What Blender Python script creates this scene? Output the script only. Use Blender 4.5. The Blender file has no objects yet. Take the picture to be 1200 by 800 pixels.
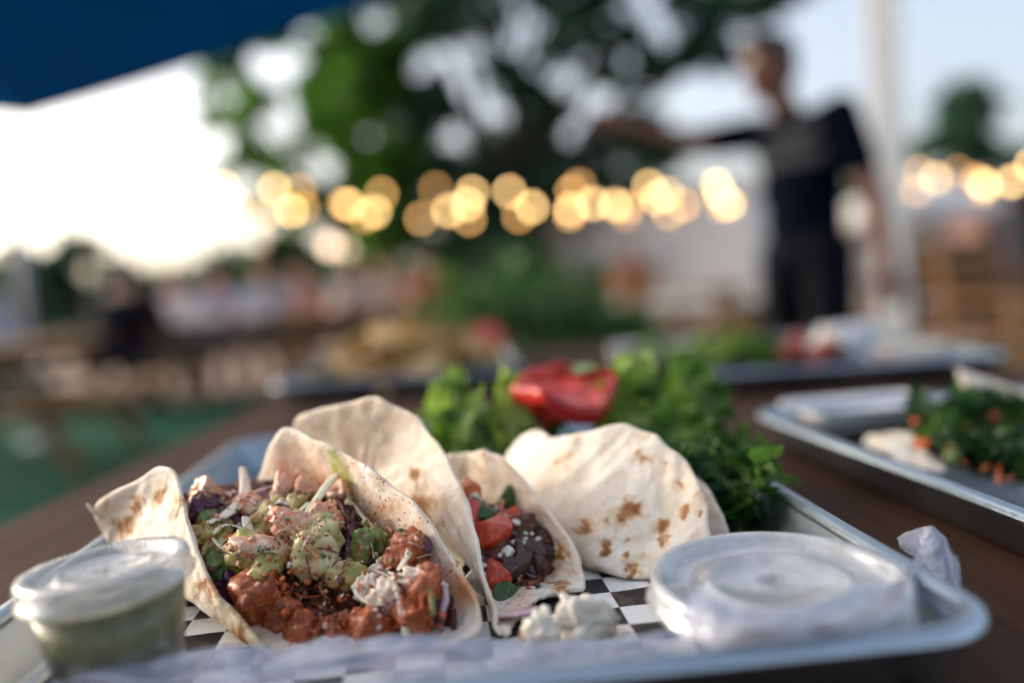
import bpy, bmesh, math, random
import numpy as np
from mathutils import Vector, Matrix, noise as mnoise, Euler

R = math.radians
sc = bpy.context.scene
COL = sc.collection

# ------------------------------------------------------------------ camera
TABLE = 0.75
CAMZ = TABLE + 0.132
F = 1000.0                       # focal length in pixels of a 1200 x 800 frame
pitch = math.atan(63 / F)
roll = R(4.0)
fwd = Vector((0, math.cos(pitch), -math.sin(pitch)))
up0 = Vector((0, math.sin(pitch), math.cos(pitch)))
rt0 = Vector((1, 0, 0))
rt = rt0 * math.cos(roll) - up0 * math.sin(roll)
up = up0 * math.cos(roll) + rt0 * math.sin(roll)
EYE = Vector((0, 0, CAMZ))
cam = bpy.data.cameras.new('camera')
cam.sensor_width = 36
cam.lens = F / 1200 * 36
cam.clip_start = 0.01
cam.clip_end = 600
cam.dof.use_dof = True
cam.dof.focus_distance = 0.345
cam.dof.aperture_fstop = cam.lens / 1000 / 0.0150
cam.dof.aperture_blades = 0
camo = bpy.data.objects.new('camera', cam)
COL.objects.link(camo)
M4 = Matrix((rt, up, -fwd)).transposed().to_4x4()
M4.translation = EYE
camo.matrix_world = M4
sc.camera = camo

# ------------------------------------------------------------------ sky, sun, exposure
SUN_EL, SUN_AZ = R(21), R(-66)
world = bpy.data.worlds.new('World')
sc.world = world
world.use_nodes = True
wn = world.node_tree.nodes
sky = wn.new('ShaderNodeTexSky')
sky.sky_type = 'NISHITA'
sky.sun_disc = False
sky.sun_elevation = SUN_EL
sky.sun_rotation = SUN_AZ
sky.air_density = 0.85
sky.dust_density = 5
sky.ozone_density = 0.3
hsv = wn.new('ShaderNodeHueSaturation')      # haze makes the whole sky paler
hsv.inputs['Saturation'].default_value = 0.68
world.node_tree.links.new(sky.outputs[0], hsv.inputs['Color'])
world.node_tree.links.new(hsv.outputs[0], wn['Background'].inputs[0])
wn['Background'].inputs[1].default_value = 0.14
sun = bpy.data.lights.new('sun', 'SUN')
sun.energy = 0.72
sun.angle = R(32)
sun.color = (1.0, 0.88, 0.74)
suno = bpy.data.objects.new('sun', sun)
COL.objects.link(suno)
sd = Vector((math.sin(SUN_AZ) * math.cos(SUN_EL), math.cos(SUN_AZ) * math.cos(SUN_EL), math.sin(SUN_EL)))
suno.rotation_euler = sd.to_track_quat('Z', 'Y').to_euler()
suno.location = sd * 30
sc.view_settings.view_transform = 'Standard'
sc.view_settings.look = 'None'
sc.view_settings.gamma = 1
sc.view_settings.exposure = 1.38
sc.cycles.use_denoising = True
sc.cycles.use_adaptive_sampling = False
sc.cycles.caustics_reflective = False
sc.cycles.caustics_refractive = False
sc.cycles.transparent_max_bounces = 16
sc.cycles.max_bounces = 8

# ------------------------------------------------------------------ pixel <-> world
def ray(x, y):
    return fwd * F + rt * (x - 600) + up * (400 - y)
def P(x, y, d):                   # the point on the ray through pixel x, y at world depth Y = d
    r = ray(x, y)
    return EYE + r * (d / r.y)
def Pz(x, y, z):                  # where that ray meets the level z
    r = ray(x, y)
    return EYE + r * ((z - CAMZ) / r.z)
def PROJ(p):
    q = Vector(p) - EYE
    w = q.dot(fwd)
    return 600 + F * q.dot(rt) / w, 400 - F * q.dot(up) / w

# ------------------------------------------------------------------ materials
def rgba(c):
    return (c[0], c[1], c[2], 1)
MATS = {}
class NT:
    def __init__(s, name):
        s.m = bpy.data.materials.new(name)
        s.m.use_nodes = True
        s.t = s.m.node_tree
        s.b = s.t.nodes['Principled BSDF']
        s.out = s.t.nodes['Material Output']
        s.co = s.t.nodes.new('ShaderNodeTexCoord').outputs['Object']
    def n(s, typ, **kw):
        nd = s.t.nodes.new(typ)
        for k, v in kw.items():
            setattr(nd, k, v)
        return nd
    def l(s, a, b):
        s.t.links.new(a, b)
    def noise(s, scale, detail=4, rough=.55, co=None, dist=0):
        nd = s.n('ShaderNodeTexNoise')
        nd.inputs['Scale'].default_value = scale
        nd.inputs['Detail'].default_value = detail
        nd.inputs['Roughness'].default_value = rough
        nd.inputs['Distortion'].default_value = dist
        s.l(co or s.co, nd.inputs['Vector'])
        return nd.outputs['Fac']
    def ramp(s, fac, stops, interp='LINEAR'):
        nd = s.n('ShaderNodeValToRGB')
        nd.color_ramp.interpolation = interp
        e = nd.color_ramp.elements
        while len(e) < len(stops):
            e.new(.5)
        for k, (p, c) in enumerate(stops):
            e[k].position = p
            e[k].color = rgba(c) if not isinstance(c, (int, float)) else (c, c, c, 1)
        s.l(fac, nd.inputs[0])
        return nd.outputs[0]
    def mix(s, fac, a, b, blend='MIX'):
        nd = s.n('ShaderNodeMix', data_type='RGBA', blend_type=blend)
        for v, sock in ((fac, nd.inputs[0]), (a, nd.inputs[6]), (b, nd.inputs[7])):
            if isinstance(v, (int, float)):
                sock.default_value = v
            elif isinstance(v, tuple):
                sock.default_value = rgba(v)
            else:
                s.l(v, sock)
        return nd.outputs[2]
    def math(s, op, a, b=None, c=None):
        nd = s.n('ShaderNodeMath', operation=op)
        for v, sock in zip((a, b, c), nd.inputs):
            if v is None:
                continue
            if isinstance(v, (int, float)):
                sock.default_value = v
            else:
                s.l(v, sock)
        return nd.outputs[0]
    def attr(s, name):
        return s.n('ShaderNodeAttribute', attribute_name=name).outputs['Fac']
    def bump(s, h, strength=.3, dist=.002):
        nd = s.n('ShaderNodeBump')
        nd.inputs['Strength'].default_value = strength
        nd.inputs['Distance'].default_value = dist
        s.l(h, nd.inputs['Height'])
        s.l(nd.outputs[0], s.b.inputs['Normal'])
    def col(s, c):
        if isinstance(c, tuple):
            s.b.inputs['Base Color'].default_value = rgba(c)
        else:
            s.l(c, s.b.inputs['Base Color'])
    def set(s, **kw):
        for k, v in kw.items():
            s.b.inputs[k.replace('_', ' ')].default_value = v

def plain(name, a, b=None, scale=20., rough=.6, metal=0., bump=0., bdist=.002, sss=0., spec=.5, island=0., bscale=None):
    if name in MATS:
        return MATS[name]
    t = NT(name)
    b = b or tuple(v * .7 for v in a)
    f = t.noise(scale, 5, .6)
    c = t.ramp(f, [(.3, b), (.7, a)])
    if island:
        g = t.n('ShaderNodeNewGeometry').outputs['Random Per Island']
        c = t.mix(t.math('MULTIPLY', g, island), c, tuple(v * .35 for v in b))
    t.col(c)
    t.set(Roughness=rough, Metallic=metal)
    t.b.inputs['Specular IOR Level'].default_value = spec
    if sss:
        t.b.inputs['Subsurface Weight'].default_value = sss
        t.b.inputs['Subsurface Radius'].default_value = (1, .6, .35)
        t.b.inputs['Subsurface Scale'].default_value = .004
    if bump:
        t.bump(t.noise(bscale or scale * 3, 5, .6), bump, bdist)
    MATS[name] = t.m
    return t.m

def leafy(name, a, b, rough=.45, trans=.35, scale=40., island=.5, spec=.4, rib=None):
    if name in MATS:
        return MATS[name]
    t = NT(name)
    g = t.n('ShaderNodeNewGeometry').outputs['Random Per Island']
    f = t.noise(scale, 3)
    c = t.ramp(f, [(.3, b), (.7, a)])
    c = t.mix(t.math('MULTIPLY', g, island), c, tuple(v * .45 for v in b))
    if rib:
        c = t.mix(t.ramp(t.attr('rib'), [(.45, 0.), (.95, .8)]), c, rib)
        ve = t.noise(240, 4, .6)
        c = t.mix(t.ramp(ve, [(.55, 0.), (.7, .35)]), c, rib)
        t.bump(ve, .5, .0015)
    t.col(c)
    t.set(Roughness=rough)
    t.b.inputs['Specular IOR Level'].default_value = spec
    tr = t.n('ShaderNodeBsdfTranslucent')
    c2 = t.mix(.5, c, tuple(min(1, v * 1.6) for v in a))
    t.l(c2, tr.inputs['Color'])
    mx = t.n('ShaderNodeMixShader')
    mx.inputs[0].default_value = trans
    t.l(t.b.outputs[0], mx.inputs[1])
    t.l(tr.outputs[0], mx.inputs[2])
    t.l(mx.outputs[0], t.out.inputs['Surface'])
    MATS[name] = t.m
    return t.m

def clear(name, tint=(.9, .92, .93), opac=.35, rough=.2, edge=.5, frost=0., sc_=120., gloss=.35):
    """thin clear plastic: see-through, with a milky body and a gloss that grows at grazing angles"""
    if name in MATS:
        return MATS[name]
    t = NT(name)
    t.col(tint)
    t.set(Roughness=rough)
    tr = t.n('ShaderNodeBsdfTransparent')
    lw = t.n('ShaderNodeLayerWeight')
    lw.inputs['Blend'].default_value = .35
    f = t.math('MULTIPLY_ADD', lw.outputs['Facing'], edge, opac)
    if frost:
        f = t.math('MULTIPLY_ADD', t.ramp(t.noise(sc_, 4, .6), [(.40, 0.), (.72, 1.)]), frost, f)
    nd = t.n('ShaderNodeClamp')
    t.l(f, nd.inputs[0])
    mx = t.n('ShaderNodeMixShader')
    t.l(nd.outputs[0], mx.inputs[0])
    t.l(tr.outputs[0], mx.inputs[1])
    t.l(t.b.outputs[0], mx.inputs[2])
    gl = t.n('ShaderNodeBsdfGlossy')
    gl.inputs['Roughness'].default_value = rough
    fr = t.n('ShaderNodeFresnel')
    fr.inputs['IOR'].default_value = 1.42
    if frost:
        bp = t.n('ShaderNodeBump')
        bp.inputs['Strength'].default_value = .25
        bp.inputs['Distance'].default_value = .001
        t.l(t.noise(sc_ * 2, 3), bp.inputs['Height'])
        t.l(bp.outputs[0], gl.inputs['Normal'])
        t.l(bp.outputs[0], fr.inputs['Normal'])
    m2 = t.n('ShaderNodeMixShader')
    t.l(t.math('MULTIPLY', fr.outputs[0], gloss), m2.inputs[0])
    t.l(mx.outputs[0], m2.inputs[1])
    t.l(gl.outputs[0], m2.inputs[2])
    t.l(m2.outputs[0], t.out.inputs['Surface'])
    MATS[name] = t.m
    return t.m

def emit(name, c, s):
    if name in MATS:
        return MATS[name]
    t = NT(name)
    t.col((.9, .85, .75))
    t.b.inputs['Emission Color'].default_value = rgba(c)
    t.b.inputs['Emission Strength'].default_value = s
    MATS[name] = t.m
    return t.m

# ------------------------------------------------------------------ objects
def link(name, data, parent=None, loc=None):
    o = bpy.data.objects.new(name, data)
    COL.objects.link(o)
    if parent is not None:
        o.parent = parent
    if loc is not None:
        o.location = loc
    return o
def tag(o, label=None, cat=None, group=None, kind=None):
    if label:
        o['label'] = label
    if cat:
        o['category'] = cat
    if group:
        o['group'] = group
    if kind:
        o['kind'] = kind
    return o
def thing(name, label, cat, loc=(0, 0, 0), rz=0, group=None):
    o = link(name, None, None, loc)
    o.rotation_euler = (0, 0, rz)
    o.empty_display_size = .05
    return tag(o, label, cat, group)
def mesh(name, V, Fc, m=None, smooth=False, parent=None, loc=None):
    me = bpy.data.meshes.new(name)
    me.from_pydata([tuple(v) for v in V], [], [tuple(f) for f in Fc])
    if m:
        for q in (m if isinstance(m, (list, tuple)) else [m]):
            me.materials.append(q)
    if smooth:
        me.shade_smooth()
    me.update()
    return link(name, me, parent, loc)
def local(o, parent):
    """give a mesh made in world coordinates to a parent Empty without moving it"""
    o.parent = parent
    o.matrix_parent_inverse = parent.matrix_basis.inverted()
    return o

class MB:
    """collects simple solids into one mesh"""
    def __init__(s):
        s.V, s.F, s.I = [], [], []
    def add(s, V, Fc, i=0):
        b = len(s.V)
        s.V += [Vector(v) for v in V]
        s.F += [tuple(q + b for q in f) for f in Fc]
        s.I += [i] * len(Fc)
        return s
    def box(s, c, d, rot=None, i=0, bev=0.):
        bm = bmesh.new()
        bmesh.ops.create_cube(bm, size=1)
        bmesh.ops.scale(bm, vec=d, verts=bm.verts)
        if bev:
            bmesh.ops.bevel(bm, geom=bm.edges[:], offset=bev, segments=2, affect='EDGES', profile=.6)
        m = Matrix.Translation(c) @ ((rot if isinstance(rot, Matrix) else Euler(rot).to_matrix().to_4x4()) if rot else Matrix())
        bm.transform(m)
        bm.verts.index_update()
        s.add([v.co.copy() for v in bm.verts], [[v.index for v in f.verts] for f in bm.faces], i)
        bm.free()
        return s
    def tube(s, pts, rad, seg=8, i=0, flat=1., cap=True, upv=None):
        pts = [Vector(p) for p in pts]
        n = len(pts)
        rad = [rad] * n if isinstance(rad, (int, float)) else rad
        V, Fc = [], []
        ref = Vector(upv) if upv else Vector((.31, .17, .93))
        for k, p in enumerate(pts):
            t = (pts[min(k + 1, n - 1)] - pts[max(k - 1, 0)])
            if t.length < 1e-9:
                t = Vector((0, 0, 1))
            t.normalize()
            x = ref - t * ref.dot(t)
            if x.length < 1e-3:
                x = t.orthogonal()
            x.normalize()
            y = t.cross(x)
            for j in range(seg):
                a = 2 * math.pi * j / seg
                V.append(p + x * (math.cos(a) * rad[k] * flat) + y * (math.sin(a) * rad[k]))
        for k in range(n - 1):
            for j in range(seg):
                q = (j + 1) % seg
                Fc.append((k * seg + j, k * seg + q, (k + 1) * seg + q, (k + 1) * seg + j))
        if cap:
            Fc.append(tuple(range(seg))[::-1])
            Fc.append(tuple((n - 1) * seg + j for j in range(seg)))
        return s.add(V, Fc, i)
    def lathe(s, prof, seg=48, c=(0, 0, 0), i=0, wob=None):
        V, Fc = [], []
        n = len(prof)
        for k, (r, z) in enumerate(prof):
            for j in range(seg):
                a = 2 * math.pi * j / seg
                dz = wob(k, a) if wob else 0
                V.append((c[0] + r * math.cos(a), c[1] + r * math.sin(a), c[2] + z + dz))
        for k in range(n - 1):
            for j in range(seg):
                q = (j + 1) % seg
                Fc.append((k * seg + j, k * seg + q, (k + 1) * seg + q, (k + 1) * seg + j))
        return s.add(V, Fc, i)
    def ell(s, c, r, seg=16, rings=10, rot=None, i=0):
        m = Matrix.Translation(c) @ (Euler(rot).to_matrix().to_4x4() if rot else Matrix())
        V, Fc = [m @ Vector((0, 0, -r[2]))], []
        for k in range(1, rings):
            a = -math.pi / 2 + math.pi * k / rings
            for j in range(seg):
                b = 2 * math.pi * j / seg
                V.append(m @ Vector((r[0] * math.cos(a) * math.cos(b), r[1] * math.cos(a) * math.sin(b), r[2] * math.sin(a))))
        V.append(m @ Vector((0, 0, r[2])))
        for j in range(seg):
            Fc.append((0, 1 + (j + 1) % seg, 1 + j))
            Fc.append((len(V) - 1, len(V) - 1 - seg + j, len(V) - 1 - seg + (j + 1) % seg))
        for k in range(rings - 2):
            for j in range(seg):
                a, b = 1 + k * seg + j, 1 + k * seg + (j + 1) % seg
                Fc.append((a, b, b + seg, a + seg))
        return s.add(V, Fc, i)
    def cap(s, p0, p1, r0, r1, seg=12):
        """a tapered limb with round ends"""
        s.tube([p0, p1], [r0, r1], seg)
        s.ell(p0, (r0,) * 3, seg, 8)
        s.ell(p1, (r1,) * 3, seg, 8)
        return s
    def build(s, name, m, parent=None, smooth=False, loc=None):
        o = mesh(name, s.V, s.F, m, smooth, parent, loc)
        if any(s.I):
            o.data.polygons.foreach_set('material_index', s.I)
        return o
    def fused(s, name, m, parent=None, voxel=.01, smooth=4, loc=None):
        """all solids melted into one continuous skin"""
        o = mesh('tmp', s.V, s.F)
        md = o.modifiers.new('r', 'REMESH')
        md.mode = 'VOXEL'
        md.voxel_size = voxel
        md2 = o.modifiers.new('s', 'SMOOTH')
        md2.iterations = smooth
        md2.factor = .5
        dg = bpy.context.evaluated_depsgraph_get()
        me = bpy.data.meshes.new_from_object(o.evaluated_get(dg))
        old = o.data
        bpy.data.objects.remove(o)
        bpy.data.meshes.remove(old)
        me.name = name
        me.materials.clear()
        me.materials.append(m)
        me.shade_smooth()
        return link(name, me, parent, loc)

def copy_tree(o, parent=None):
    c = o.copy()
    COL.objects.link(c)
    if parent is not None:
        c.parent = parent
    for ch in list(o.children):
        copy_tree(ch, c)
    return c

# thin plate spline through control points: parameter plane -> values
class TPS:
    def __init__(s, X, Y, lam=0.):
        s.X = np.array(X, float)
        Y = np.array(Y, float)
        n = len(s.X)
        K = s.phi(np.linalg.norm(s.X[:, None] - s.X[None], axis=2)) + lam * np.eye(n)
        A = np.zeros((n + 3, n + 3))
        A[:n, :n] = K
        A[:n, n] = 1
        A[:n, n + 1:] = s.X
        A[n:, :n] = A[:n, n:].T
        B = np.zeros((n + 3,) + Y.shape[1:])
        B[:n] = Y
        s.W = np.linalg.solve(A, B)
    @staticmethod
    def phi(r):
        return np.where(r > 1e-9, r * r * np.log(np.maximum(r, 1e-9)), 0)
    def __call__(s, Q):
        Q = np.array(Q, float).reshape(-1, 2)
        K = s.phi(np.linalg.norm(Q[:, None] - s.X[None], axis=2))
        n = len(s.X)
        return K @ s.W[:n] + s.W[n] + Q @ s.W[n + 1:]

# ================================================================== THE SETTING
PAN = TABLE + 0.0035                # top of a pan's floor
def ground_mats():
    t = NT('paving')
    n1 = t.noise(.5, 6, .6)
    n2 = t.noise(14, 5, .65)
    c = t.ramp(n1, [(.3, (.20, .135, .105)), (.7, (.30, .21, .165))])
    c = t.mix(.4, c, t.ramp(n2, [(.35, (.12, .085, .07)), (.65, (.36, .27, .22))]))
    t.col(c)
    t.set(Roughness=.95)
    t.b.inputs['Specular IOR Level'].default_value = .15
    t.bump(n2, .5, .01)
    MATS['paving'] = t.m
    t = NT('turf')
    n1 = t.noise(1.3, 5, .6)
    n2 = t.noise(60, 5, .7)
    c = t.mix(.5, t.ramp(n1, [(.3, (.004, .046, .028)), (.7, (.008, .075, .045))]), t.ramp(n2, [(.35, (.003, .028, .018)), (.65, (.012, .095, .055))]))
    t.col(c)
    t.set(Roughness=.95)
    t.b.inputs['Specular IOR Level'].default_value = .05
    t.bump(n2, .8, .01)
    MATS['turf'] = t.m
ground_mats()
g = mesh('ground', [(-300, -300, 0), (300, -300, 0), (300, 300, 0), (-300, 300, 0)], [(0, 1, 2, 3)], MATS['paving'])
tag(g, kind='structure')
g = mesh('turf', [(-9, -4, .006), (9, -4, .006), (9, 8.3, .006), (-9, 8.3, .006)], [(0, 1, 2, 3)], MATS['turf'])
tag(g, kind='structure')

# ------------------------------------------------------------------ wood
def wood(name, a, b, scale=1., rough=.55):
    t = NT(name)
    mp = t.n('ShaderNodeMapping')
    mp.inputs['Scale'].default_value = (38 * scale, 1.6 * scale, 38 * scale)
    oi = t.n('ShaderNodeObjectInfo').outputs['Random']
    va = t.n('ShaderNodeVectorMath', operation='ADD')
    cx = t.n('ShaderNodeCombineXYZ')
    t.l(t.math('MULTIPLY', oi, 7.3), cx.inputs[0])
    t.l(t.math('MULTIPLY', oi, 3.1), cx.inputs[1])
    t.l(t.co, va.inputs[0])
    t.l(cx.outputs[0], va.inputs[1])
    t.l(va.outputs[0], mp.inputs['Vector'])
    f = t.noise(1., 6, .62, mp.outputs[0], .6)
    f2 = t.noise(3.5, 6, .7, mp.outputs[0], .3)
    c = t.ramp(f, [(.28, b), (.5, tuple((x + y) / 2 for x, y in zip(a, b))), (.72, a)])
    c = t.mix(t.ramp(f2, [(.56, 0.), (.72, .55)]), c, tuple(v * .35 for v in b))
    c = t.mix(t.math('MULTIPLY', oi, .35), c, b)
    t.col(c)
    t.l(t.ramp(f2, [(.3, rough - .08), (.7, rough + .15)]), t.b.inputs['Roughness'])
    t.b.inputs['Specular IOR Level'].default_value = .08
    t.bump(f2, .35, .0015)
    MATS[name] = t.m
    return t.m
W_TABLE = wood('table_wood', (.115, .062, .040), (.045, .024, .016), 1., .7)
W_TAN = wood('tan_wood', (.36, .22, .11), (.20, .115, .055), .5, .6)
W_GREY = wood('grey_wood', (.25, .19, .13), (.13, .095, .06), .5, .65)

# the dining table under the pans
TL, TR, TN, TF = -.346, .575, -.45, 1.80
t = thing('dining_table', 'long brown plank dining table that carries the metal food pans', 'table', ((TL + TR) / 2, (TN + TF) / 2, 0))
NPL = 6
pw = (TR - TL) / NPL
for k in range(NPL):
    x = -(TR - TL) / 2 + pw * (k + .5)
    MB().box((0, 0, 0), (pw - .005, TF - TN, .036), bev=.003).build('plank', W_TABLE, t, loc=(x, 0, TABLE - .018 + (0, -.0006, .0003, -.0004, .0002, -.0002)[k]))
for sx in (-1, 1):
    MB().box((0, 0, 0), (.03, TF - TN - .24, .08), bev=.003).build('apron', W_TABLE, t, loc=(sx * .38, 0, TABLE - .0775))
    for sy in (-1, 1):
        MB().box((0, 0, 0), (.075, .075, .7135), bev=.004).build('leg', W_TABLE, t, loc=(sx * .38, sy * .96, .35675))

# ------------------------------------------------------------------ sheet pans
def pan_mats():
    t = NT('pan_metal')
    f = t.noise(9, 5, .6)
    f2 = t.noise(240, 4, .7)
    t.col(t.ramp(f, [(.3, (.30, .37, .44)), (.7, (.45, .52, .58))]))
    t.l(t.ramp(t.math('MULTIPLY_ADD', f2, .5, t.math('MULTIPLY', f, .5)), [(.3, .24), (.7, .44)]), t.b.inputs['Roughness'])
    t.set(Metallic=1.)
    mp = t.n('ShaderNodeMapping')
    mp.inputs['Scale'].default_value = (30, 700, 30)
    mp.inputs['Rotation'].default_value = (0, 0, .5)
    t.l(t.co, mp.inputs['Vector'])
    scr = t.ramp(t.noise(1., 3, .5, mp.outputs[0]), [(.60, 0.), (.70, 1.)])
    t.bump(t.math('MULTIPLY_ADD', scr, -.6, t.math('MULTIPLY_ADD', t.noise(26, 3), 1.4, f2)), .16, .001)
    MATS['pan_metal'] = t.m
pan_mats()
def rrect(w, l, r, seg=8):
    pts = []
    for cx, cy, a0 in ((w / 2 - r, l / 2 - r, 0), (-w / 2 + r, l / 2 - r, 90), (-w / 2 + r, -l / 2 + r, 180), (w / 2 - r, -l / 2 + r, 270)):
        for k in range(seg + 1):
            a = R(a0 + 90 * k / seg)
            pts.append((cx + r * math.cos(a), cy + r * math.sin(a)))
    return pts
def sweep_ring(prof, w, l, r):
    """prof: (outset from the outer rectangle, height); closed rounded rectangle rings"""
    V, Fc = [], []
    n = None
    for (o, z) in prof:
        ring = rrect(w + 2 * o, l + 2 * o, max(.004, r + o))
        n = len(ring)
        V += [(x, y, z) for x, y in ring]
    for k in range(len(prof) - 1):
        for j in range(n):
            q = (j + 1) % n
            Fc.append((k * n + j, k * n + q, (k + 1) * n + q, (k + 1) * n + j))
    return V, Fc, n
PW, PL, PH = .330, .460, .0225
def make_pan():
    e = link('sheet_pan', None)
    # inner skin, floor first
    prof = [(-.022, 0), (-.017, .0006), (-.0145, .003), (-.0085, PH - .003), (-.006, PH - .0005)]
    V, Fc, n = sweep_ring(prof, PW, PL, .026)
    Fc = [tuple(range(n))] + Fc
    o2 = len(V)
    prof2 = [(-.0072, PH - .003), (-.0135, .0015), (-.016, -.0012), (-.022, -.0018)]
    V2, F2, n = sweep_ring(prof2, PW, PL, .026)
    Fc += [tuple(q + o2 for q in f) for f in F2]
    Fc.append(tuple(o2 + 3 * n + j for j in range(n))[::-1])
    V += V2
    b = mesh('pan_body', V, Fc, MATS['pan_metal'], True, e)
    ring = [(-.0038 + .0042 * math.cos(a), PH - .0012 + .0036 * math.sin(a)) for a in [2 * math.pi * k / 12 for k in range(13)]]
    V, Fc, n = sweep_ring(ring, PW, PL, .026)
    mesh('rolled_rim', V, Fc, MATS['pan_metal'], True, e)
    return e
pan0 = make_pan()
PAN_AZ = R(4.06)
pans = []
for k, (x, y, rz, lab) in enumerate([
        (-.0255 - .23 * math.sin(PAN_AZ), .2215 + .23 * math.cos(PAN_AZ), PAN_AZ, 'metal sheet pan lined with checkered paper that holds the three folded tacos'),
        (.357, .425, R(4.6), 'metal sheet pan beside the taco pan holding dark leafy kale salad'),
        (-.165, 1.335, R(3.0), 'metal sheet pan heaped with yellow tortilla chips'),
        (.360, 1.115, R(-1.0), 'metal sheet pan with salad, red meat and rolled wraps before the standing man')]):
    o = pan0 if k == 0 else copy_tree(pan0)
    o.location = (x, y, PAN)
    o.rotation_euler = (0, 0, rz)
    tag(o, lab, 'sheet pan', 'metal sheet pans on the table')
    pans.append(o)

# ------------------------------------------------------------------ checkered paper
def paper_mat():
    t = NT('checkered_paper')
    ck = t.n('ShaderNodeTexChecker')
    ck.inputs['Scale'].default_value = 1 / .0172
    ck.inputs['Color1'].default_value = (.012, .012, .014, 1)
    ck.inputs['Color2'].default_value = (.74, .74, .74, 1)
    mp = t.n('ShaderNodeMapping')
    mp.inputs['Location'].default_value = (.004, .006, .0031)
    t.l(t.co, mp.inputs['Vector'])
    t.l(mp.outputs[0], ck.inputs['Vector'])
    f = t.noise(70, 4, .6)
    c = t.mix(t.ramp(f, [(.52, 0.), (.68, .45)]), ck.outputs[0], (.22, .15, .09))
    t.col(c)
    t.set(Roughness=.55)
    t.b.inputs['Specular IOR Level'].default_value = .25
    MATS['checkered_paper'] = t.m
paper_mat()
def paper(pan, w, l, oy, lab, label=True):
    nx, ny = 40, 56
    V, Fc = [], []
    for j in range(ny + 1):
        for i in range(nx + 1):
            x, y = (i / nx - .5) * w, (j / ny - .5) * l
            z = .0009 + .0022 * max(0, 1 - 14 * abs(mnoise.noise(Vector((x * 13 + 4, y * 13, 8))))) * .5 + .0011 * max(0, mnoise.noise(Vector((x * 22, y * 22, 3)))) + .0004 * mnoise.noise(Vector((x * 90, y * 90, 1)))
            V.append((x, y, max(z, .0005)))
    for j in range(ny):
        for i in range(nx):
            a = j * (nx + 1) + i
            Fc.append((a, a + 1, a + nx + 2, a + nx + 1))
    o = mesh('paper_liner', V, Fc, MATS['checkered_paper'], True)
    o.matrix_world = Matrix.Translation((pan.location.x, pan.location.y, PAN)) @ Matrix.Rotation(pan.rotation_euler.z + R(1.2), 4, 'Z') @ Matrix.Translation((0, oy, 0))
    return tag(o, lab, 'paper liner')
paper(pans[0], .272, .40, -.004, 'black and white checkered paper sheet under the three tacos')

# ------------------------------------------------------------------ tortillas
def tortilla_mat():
    t = NT('tortilla')
    n1, n2 = t.noise(28, 5, .6), t.noise(140, 5, .65)
    c = t.ramp(n1, [(.3, (.68, .57, .44)), (.5, (.78, .70, .59)), (.72, (.83, .77, .69))])
    c = t.mix(t.ramp(n2, [(.58, 0.), (.74, .4)]), c, (.64, .44, .23))
    nb = t.noise(70, 6, .7, dist=.4)
    c = t.mix(t.ramp(nb, [(.50, 0.), (.62, .5), (.75, .65)]), c, (.66, .49, .30))
    c = t.mix(t.ramp(t.noise(24, 4, .6), [(.58, 0.), (.72, .35)]), c, (.70, .50, .28))
    n3 = t.noise(105, 6, .66, dist=1.2)
    ch = t.attr('char')
    e = t.math('ADD', ch, t.math('MULTIPLY_ADD', n3, 2.0, -1.0))
    e2 = t.math('ADD', e, t.math('MULTIPLY_ADD', n2, .8, -.4))
    c = t.mix(t.ramp(e, [(.16, 0.), (.50, .65)]), c, (.60, .37, .16))
    c = t.mix(t.ramp(e2, [(.40, 0.), (.62, .95)]), c, (.31, .115, .028))
    c = t.mix(t.ramp(e2, [(.74, 0.), (.95, .85)]), c, (.13, .04, .01))
    st = t.math('ADD', t.attr('stain'), t.math('MULTIPLY_ADD', n3, .8, -.4))
    c = t.mix(t.ramp(st, [(.3, 0.), (.9, .8)]), c, (.62, .24, .055))
    gr = t.math('ADD', t.attr('green'), t.math('MULTIPLY_ADD', n2, .7, -.35))
    c = t.mix(t.ramp(gr, [(.35, 0.), (.7, .75)]), c, (.36, .40, .06))
    vo = t.n('ShaderNodeTexVoronoi')
    vo.inputs['Scale'].default_value = 700
    t.l(t.co, vo.inputs['Vector'])
    sx = t.n('ShaderNodeSeparateColor')
    t.l(vo.outputs['Color'], sx.inputs[0])
    sp = t.math('LESS_THAN', vo.outputs['Distance'], t.math('MULTIPLY', t.math('POWER', sx.outputs[0], 2.), .5))
    sm = t.ramp(t.math('ADD', t.attr('chili'), t.math('MULTIPLY_ADD', t.noise(160, 3), 1.2, -.6)), [(.45, 0.), (.55, 1.)])
    c = t.mix(t.math('MULTIPLY', sp, sm), c, (.42, .10, .02))
    t.col(c)
    t.set(Roughness=.62)
    t.b.inputs['Specular IOR Level'].default_value = .3
    t.b.inputs['Subsurface Weight'].default_value = .25
    t.b.inputs['Subsurface Radius'].default_value = (1, .6, .35)
    t.b.inputs['Subsurface Scale'].default_value = .003
    vb = t.n('ShaderNodeTexVoronoi', feature='SMOOTH_F1')
    vb.inputs['Scale'].default_value = 95
    t.l(t.co, vb.inputs['Vector'])
    t.bump(t.math('MULTIPLY_ADD', vb.outputs['Distance'], -.9, t.math('MULTIPLY_ADD', n1, 1.2, t.math('MULTIPLY', n2, .8))), .75, .002)
    MATS['tortilla'] = t.m
tortilla_mat()

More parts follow.
